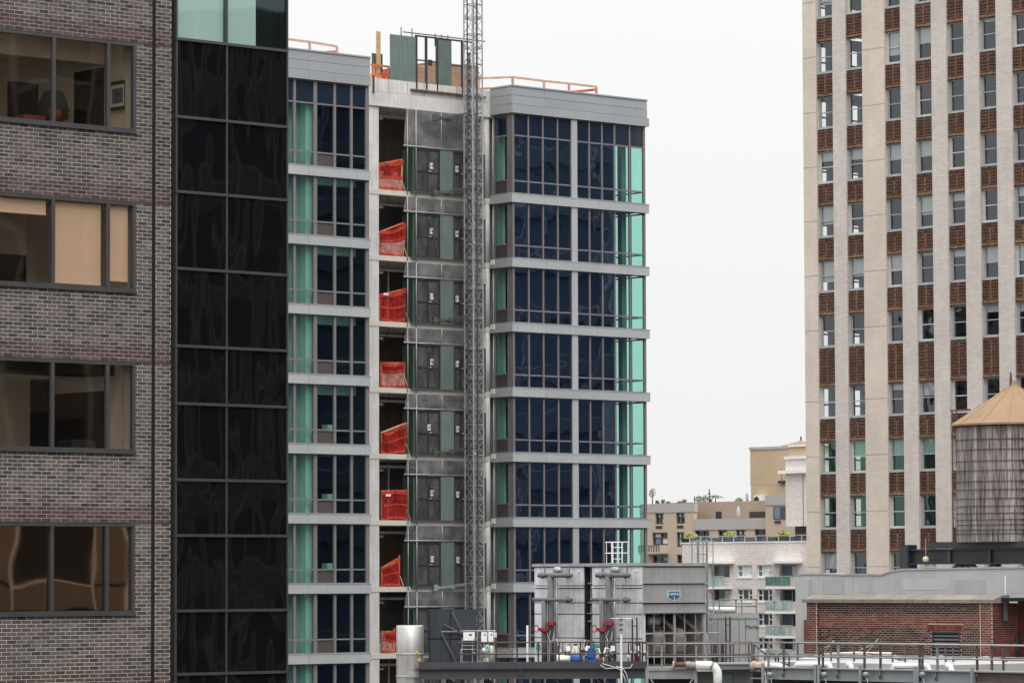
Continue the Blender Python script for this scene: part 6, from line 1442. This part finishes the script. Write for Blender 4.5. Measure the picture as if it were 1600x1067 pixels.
MB().tube([E(1087, 1039), E(1104, 1039), E(1111, 1039.5), E(1117, 1042.5), E(1120.5, 1048), E(1121.5, 1056), E(1121.5, 1080)], .125, 16).build('lagged_pipe', M['pvc'], EP, True); MB().tube([E(1071, 1038.5), E(1076, 1038), E(1081, 1039), E(1088, 1038.5)], .098, 12).build('cloth_wrap', M['dust'], EP, True); MB().cyl(E(1053, 1038), E(1072, 1038), .075, 12).build('rust_stub', M['rust_pipe'], EP, True); MB().cyl(E(1051, 1038), E(1053.5, 1038), .1, 12).build('flange', M['tan_pipe'], EP); MB().cyl(E(1110, 1039), E(1113.5, 1040.5), .129, 16).build('grey_band', M['rail_grey'], EP, True)
# ---------- right catwalk
FR = Frame(TB, 1180, 107.0)
def pr_(px, py, y=0): u_, z_ = FR.hit(px, py, y); return Vector((u_, y, z_))
CW = fthing('catwalk', 'long light grey steel catwalk beam in front of the red brick bulkhead', 'catwalk', FR)
w1 = FR.u(1640, 0, 1040); zc1, zc0 = pr_(1400, 1047).z, pr_(1400, 1063).z
box('top_flange', M['beam_grey'], CW, -.1, w1, -.12, .5, zc1, zc1 + .035); 
for a, b in ((1197, 1279), (1284, 1348), (1352, 1433), (1440, 1524)): box('web_panel', M['beam_grey'], CW, pr_(a, 1050).x, pr_(b, 1050).x, -.02, .02, zc0, zc1 - .003)
box('web_panel', M['rail_brown'], CW, pr_(1527, 1050).x, w1, -.02, .02, zc0, zc1 - .003); box('bottom_flange', M['beam_grey'], CW, -.1, w1, -.1, .02, zc0 - .03, zc0 - .002); box('deck', M['galv_dark'], CW, -.1, w1, .02, .9, zc1 - .06, zc1 - .005)
for px in (1198, 1280, 1285, 1350, 1435.5, 1439.5, 1524.5): box('hanger_post', M['beam_grey'], CW, pr_(px, 1055).x - .04, pr_(px, 1055).x + .04, -.17, -.121, zc0 - .8, zc1 + .12)
for px in (1203, 1288, 1353, 1441):
    p = pr_(px, 1053, -.2); MB().lathe([(0, p.z - .1), (.05, p.z - .08), (.09, p.z), (.07, p.z + .05), (0, p.z + .07)], 12, (p.x, -.2)).build('lamp_hood', M['beam_grey'], CW, True); MB().cyl(p, p + Vector((.14, 0, -.5)), .012, 5).build('stay_wire', M['galv'], CW)
for px in (1224, 1309, 1376, 1463): p = pr_(px, 1050, -.04); box('bracket', M['beam_grey'], CW, p.x - .015, p.x + .015, -.08, -.022, zc0 + .02, zc1 - .004); box('clip', M['black_steel'], CW, p.x - .01, p.x + .04, -.1, -.081, zc0 + .05, zc0 + .13)
yb = {'d': 1047, 1199: 1067, 1278: 1047}
railing('long pipe guard rail of the right hand catwalk', FR, 0, 1174, 1640, 1006, 1027.5, (1199, 1223, 1278, 1284, 1308, 1349, 1374, 1435, 1439.5, 1463, 1525, 1548, 1566), M['rail_grey'], M['rail_brown'], yb, .024, y=-.08,
        pmats=[M['rail_grey'], M['rail_brown'], M['rail_brown'], M['rail_brown'], M['rail_grey'], M['rail_brown'], M['rail_brown'], M['rail_brown'], M['rail_brown'], M['rail_grey'], M['rail_brown'], M['rail_brown'], M['rail_brown']])
railing('shorter grey rail between the catwalk and the brick bulkhead', Frame(TB, 1180, 110.4), 0, 1240, 1640, 1005.5, 1025, (1245, 1297, 1333, 1393, 1413, 1476, 1488, 1571), M['rail_grey'], M['rail_brown'], 1034, .018)
def pvc(label, pts, r=.075, y=.25, mat=None, fr=FR):
    o = thing('white_pipe', label, 'pipe', fr.loc(pr_(pts[0][0], pts[0][1], y).x, y, zc1 + .036), fr.t, 'pipes lying along the catwalk'); b = Vector((pr_(pts[0][0], pts[0][1], y).x, y, zc1 + .036))
    P_ = [pr_(p, q, y) - b for p, q in pts]; MB().tube(P_, r, 12).build('pipe', mat or M['pvc'], o, True)
    for k in (0, len(P_) - 1): d = (P_[1] - P_[0]) if k == 0 else (P_[-2] - P_[-1]); d.normalize(); MB().cyl(P_[k] - d * .005, P_[k] + d * .09, r * 1.18, 12).build('collar', mat or M['pvc'], o, True)
    return o
pvc('white bent pipe with two elbows in front of the left end of the brick bulkhead', [(1243.5, 1047), (1243.5, 1041), (1245, 1038.5), (1248, 1038), (1293, 1038), (1296, 1039), (1297, 1041.5), (1297, 1047)])
pvc('small white elbow stub between the two long bent pipes', [(1324.5, 1038.5), (1327, 1038), (1329.5, 1039.5), (1330, 1043), (1330, 1048)])
pvc('white bent pipe with two elbows in front of the brick louvre', [(1396, 1049), (1396, 1043), (1397.5, 1040.5), (1400, 1040), (1446, 1040), (1449.5, 1041), (1451, 1044), (1451, 1050)])
pvc('small white elbow stub right of the brick louvre', [(1480, 1041), (1483, 1040.5), (1485.5, 1042), (1486.5, 1045), (1486.5, 1050)])
pvc('tan lagged pipe end at the left end of the catwalk', [(1177, 1040), (1197, 1039.5)], .12, .3, M['tan_pipe']); pvc('white pipe running down to the deck beside the tan lagged pipe', [(1199, 1040), (1216, 1040), (1224, 1043), (1231, 1049)], .1, .3)
for k, (a, b, lab) in enumerate(((1195, 1212, 'left'), (1216, 1233, 'right'))):
    o = thing('stair_handrail', f'{lab} black looped stair handrail at the left end of the catwalk', 'handrail', FR.loc(pr_(a, 1045, .9).x, .9, zdk), FR.t, 'looped stair handrails'); b0_ = Vector((pr_(a, 1045, .9).x, .9, zdk))
    V = lambda p, q: pr_(p, q, .9) - b0_
    MB().tube([V(a, 1046), V(a, 1023), V(a + 1.5, 1021), V(b - 3, 1021), V(b - 1, 1022.5), V(b, 1026), V(b, 1046)], .022, 6).build('loop', M['black_steel'], o, True); MB().tube([V(a, 1038), V(b, 1038), V(b + 6, 1048)], .02, 6).build('mid_bar', M['black_steel'], o, True)
o = thing('stair_handrail', 'sloping black stair handrail below the lettered grey unit', 'handrail', FR.loc(pr_(1178, 1010, 1.4).x, 1.4, zdk), FR.t, 'looped stair handrails'); b0_ = Vector((pr_(1178, 1010, 1.4).x, 1.4, zdk))
for a, b in (((1178, 1006), (1195, 1021)), ((1178, 1027), (1192, 1038)), ((1178, 1006), (1178, 1045))): MB().cyl(pr_(*a, 1.4) - b0_, pr_(*b, 1.4) - b0_, .022, 6).build('bar', M['black_steel'], o)
# conduit bundle on the deck against the brick
for k, (a, b, q0, q1, mt) in enumerate(((1287, 1395, 1021, 1020, M['pvc']), (1300, 1400, 1023.5, 1024, M['tan_pipe']), (1310, 1412, 1026, 1030, M['galv']), (1330, 1414, 1017.5, 1031, M['rust_pipe']))):
    p, q = FK.hit(a, q0, -1.2), FK.hit(b, q1, -1.2); c = MB().tube([(p[0], -1.2, p[1]), ((p[0] + q[0]) / 2, -1.25, (p[1] + q[1]) / 2 + .03), (q[0], -1.2, q[1])], .03, 6).build('deck_conduit', mt, None, True); c.location = FK.loc(); c.rotation_euler.z = FK.t
    tag(c, ('white', 'tan', 'grey steel', 'rust brown')[k] + ' conduit running along the foot of the brick bulkhead', 'conduit')
for k, (a, b) in enumerate((((1286, 1021), (1303, 1000)), ((1355, 1018), (1372, 998)))):
    p, q = FK.hit(*a, -1.3), FK.hit(*b, -1.3); c = MB().tube([(p[0], -1.3, p[1]), (q[0], -1.3, q[1])], .014, 5).build('stay_rod', M['galv'], None, True); c.location = FK.loc(); c.rotation_euler.z = FK.t; MB().tube([(p[0] - .3, -1.3, p[1] + .05), (q[0] - .1, -1.3, q[1] - .12)], .012, 5).build('second_rod', M['galv'], c)
    tag(c, ('left', 'right')[k] + ' pair of thin slanting rods in front of the brick bulkhead', 'rods')
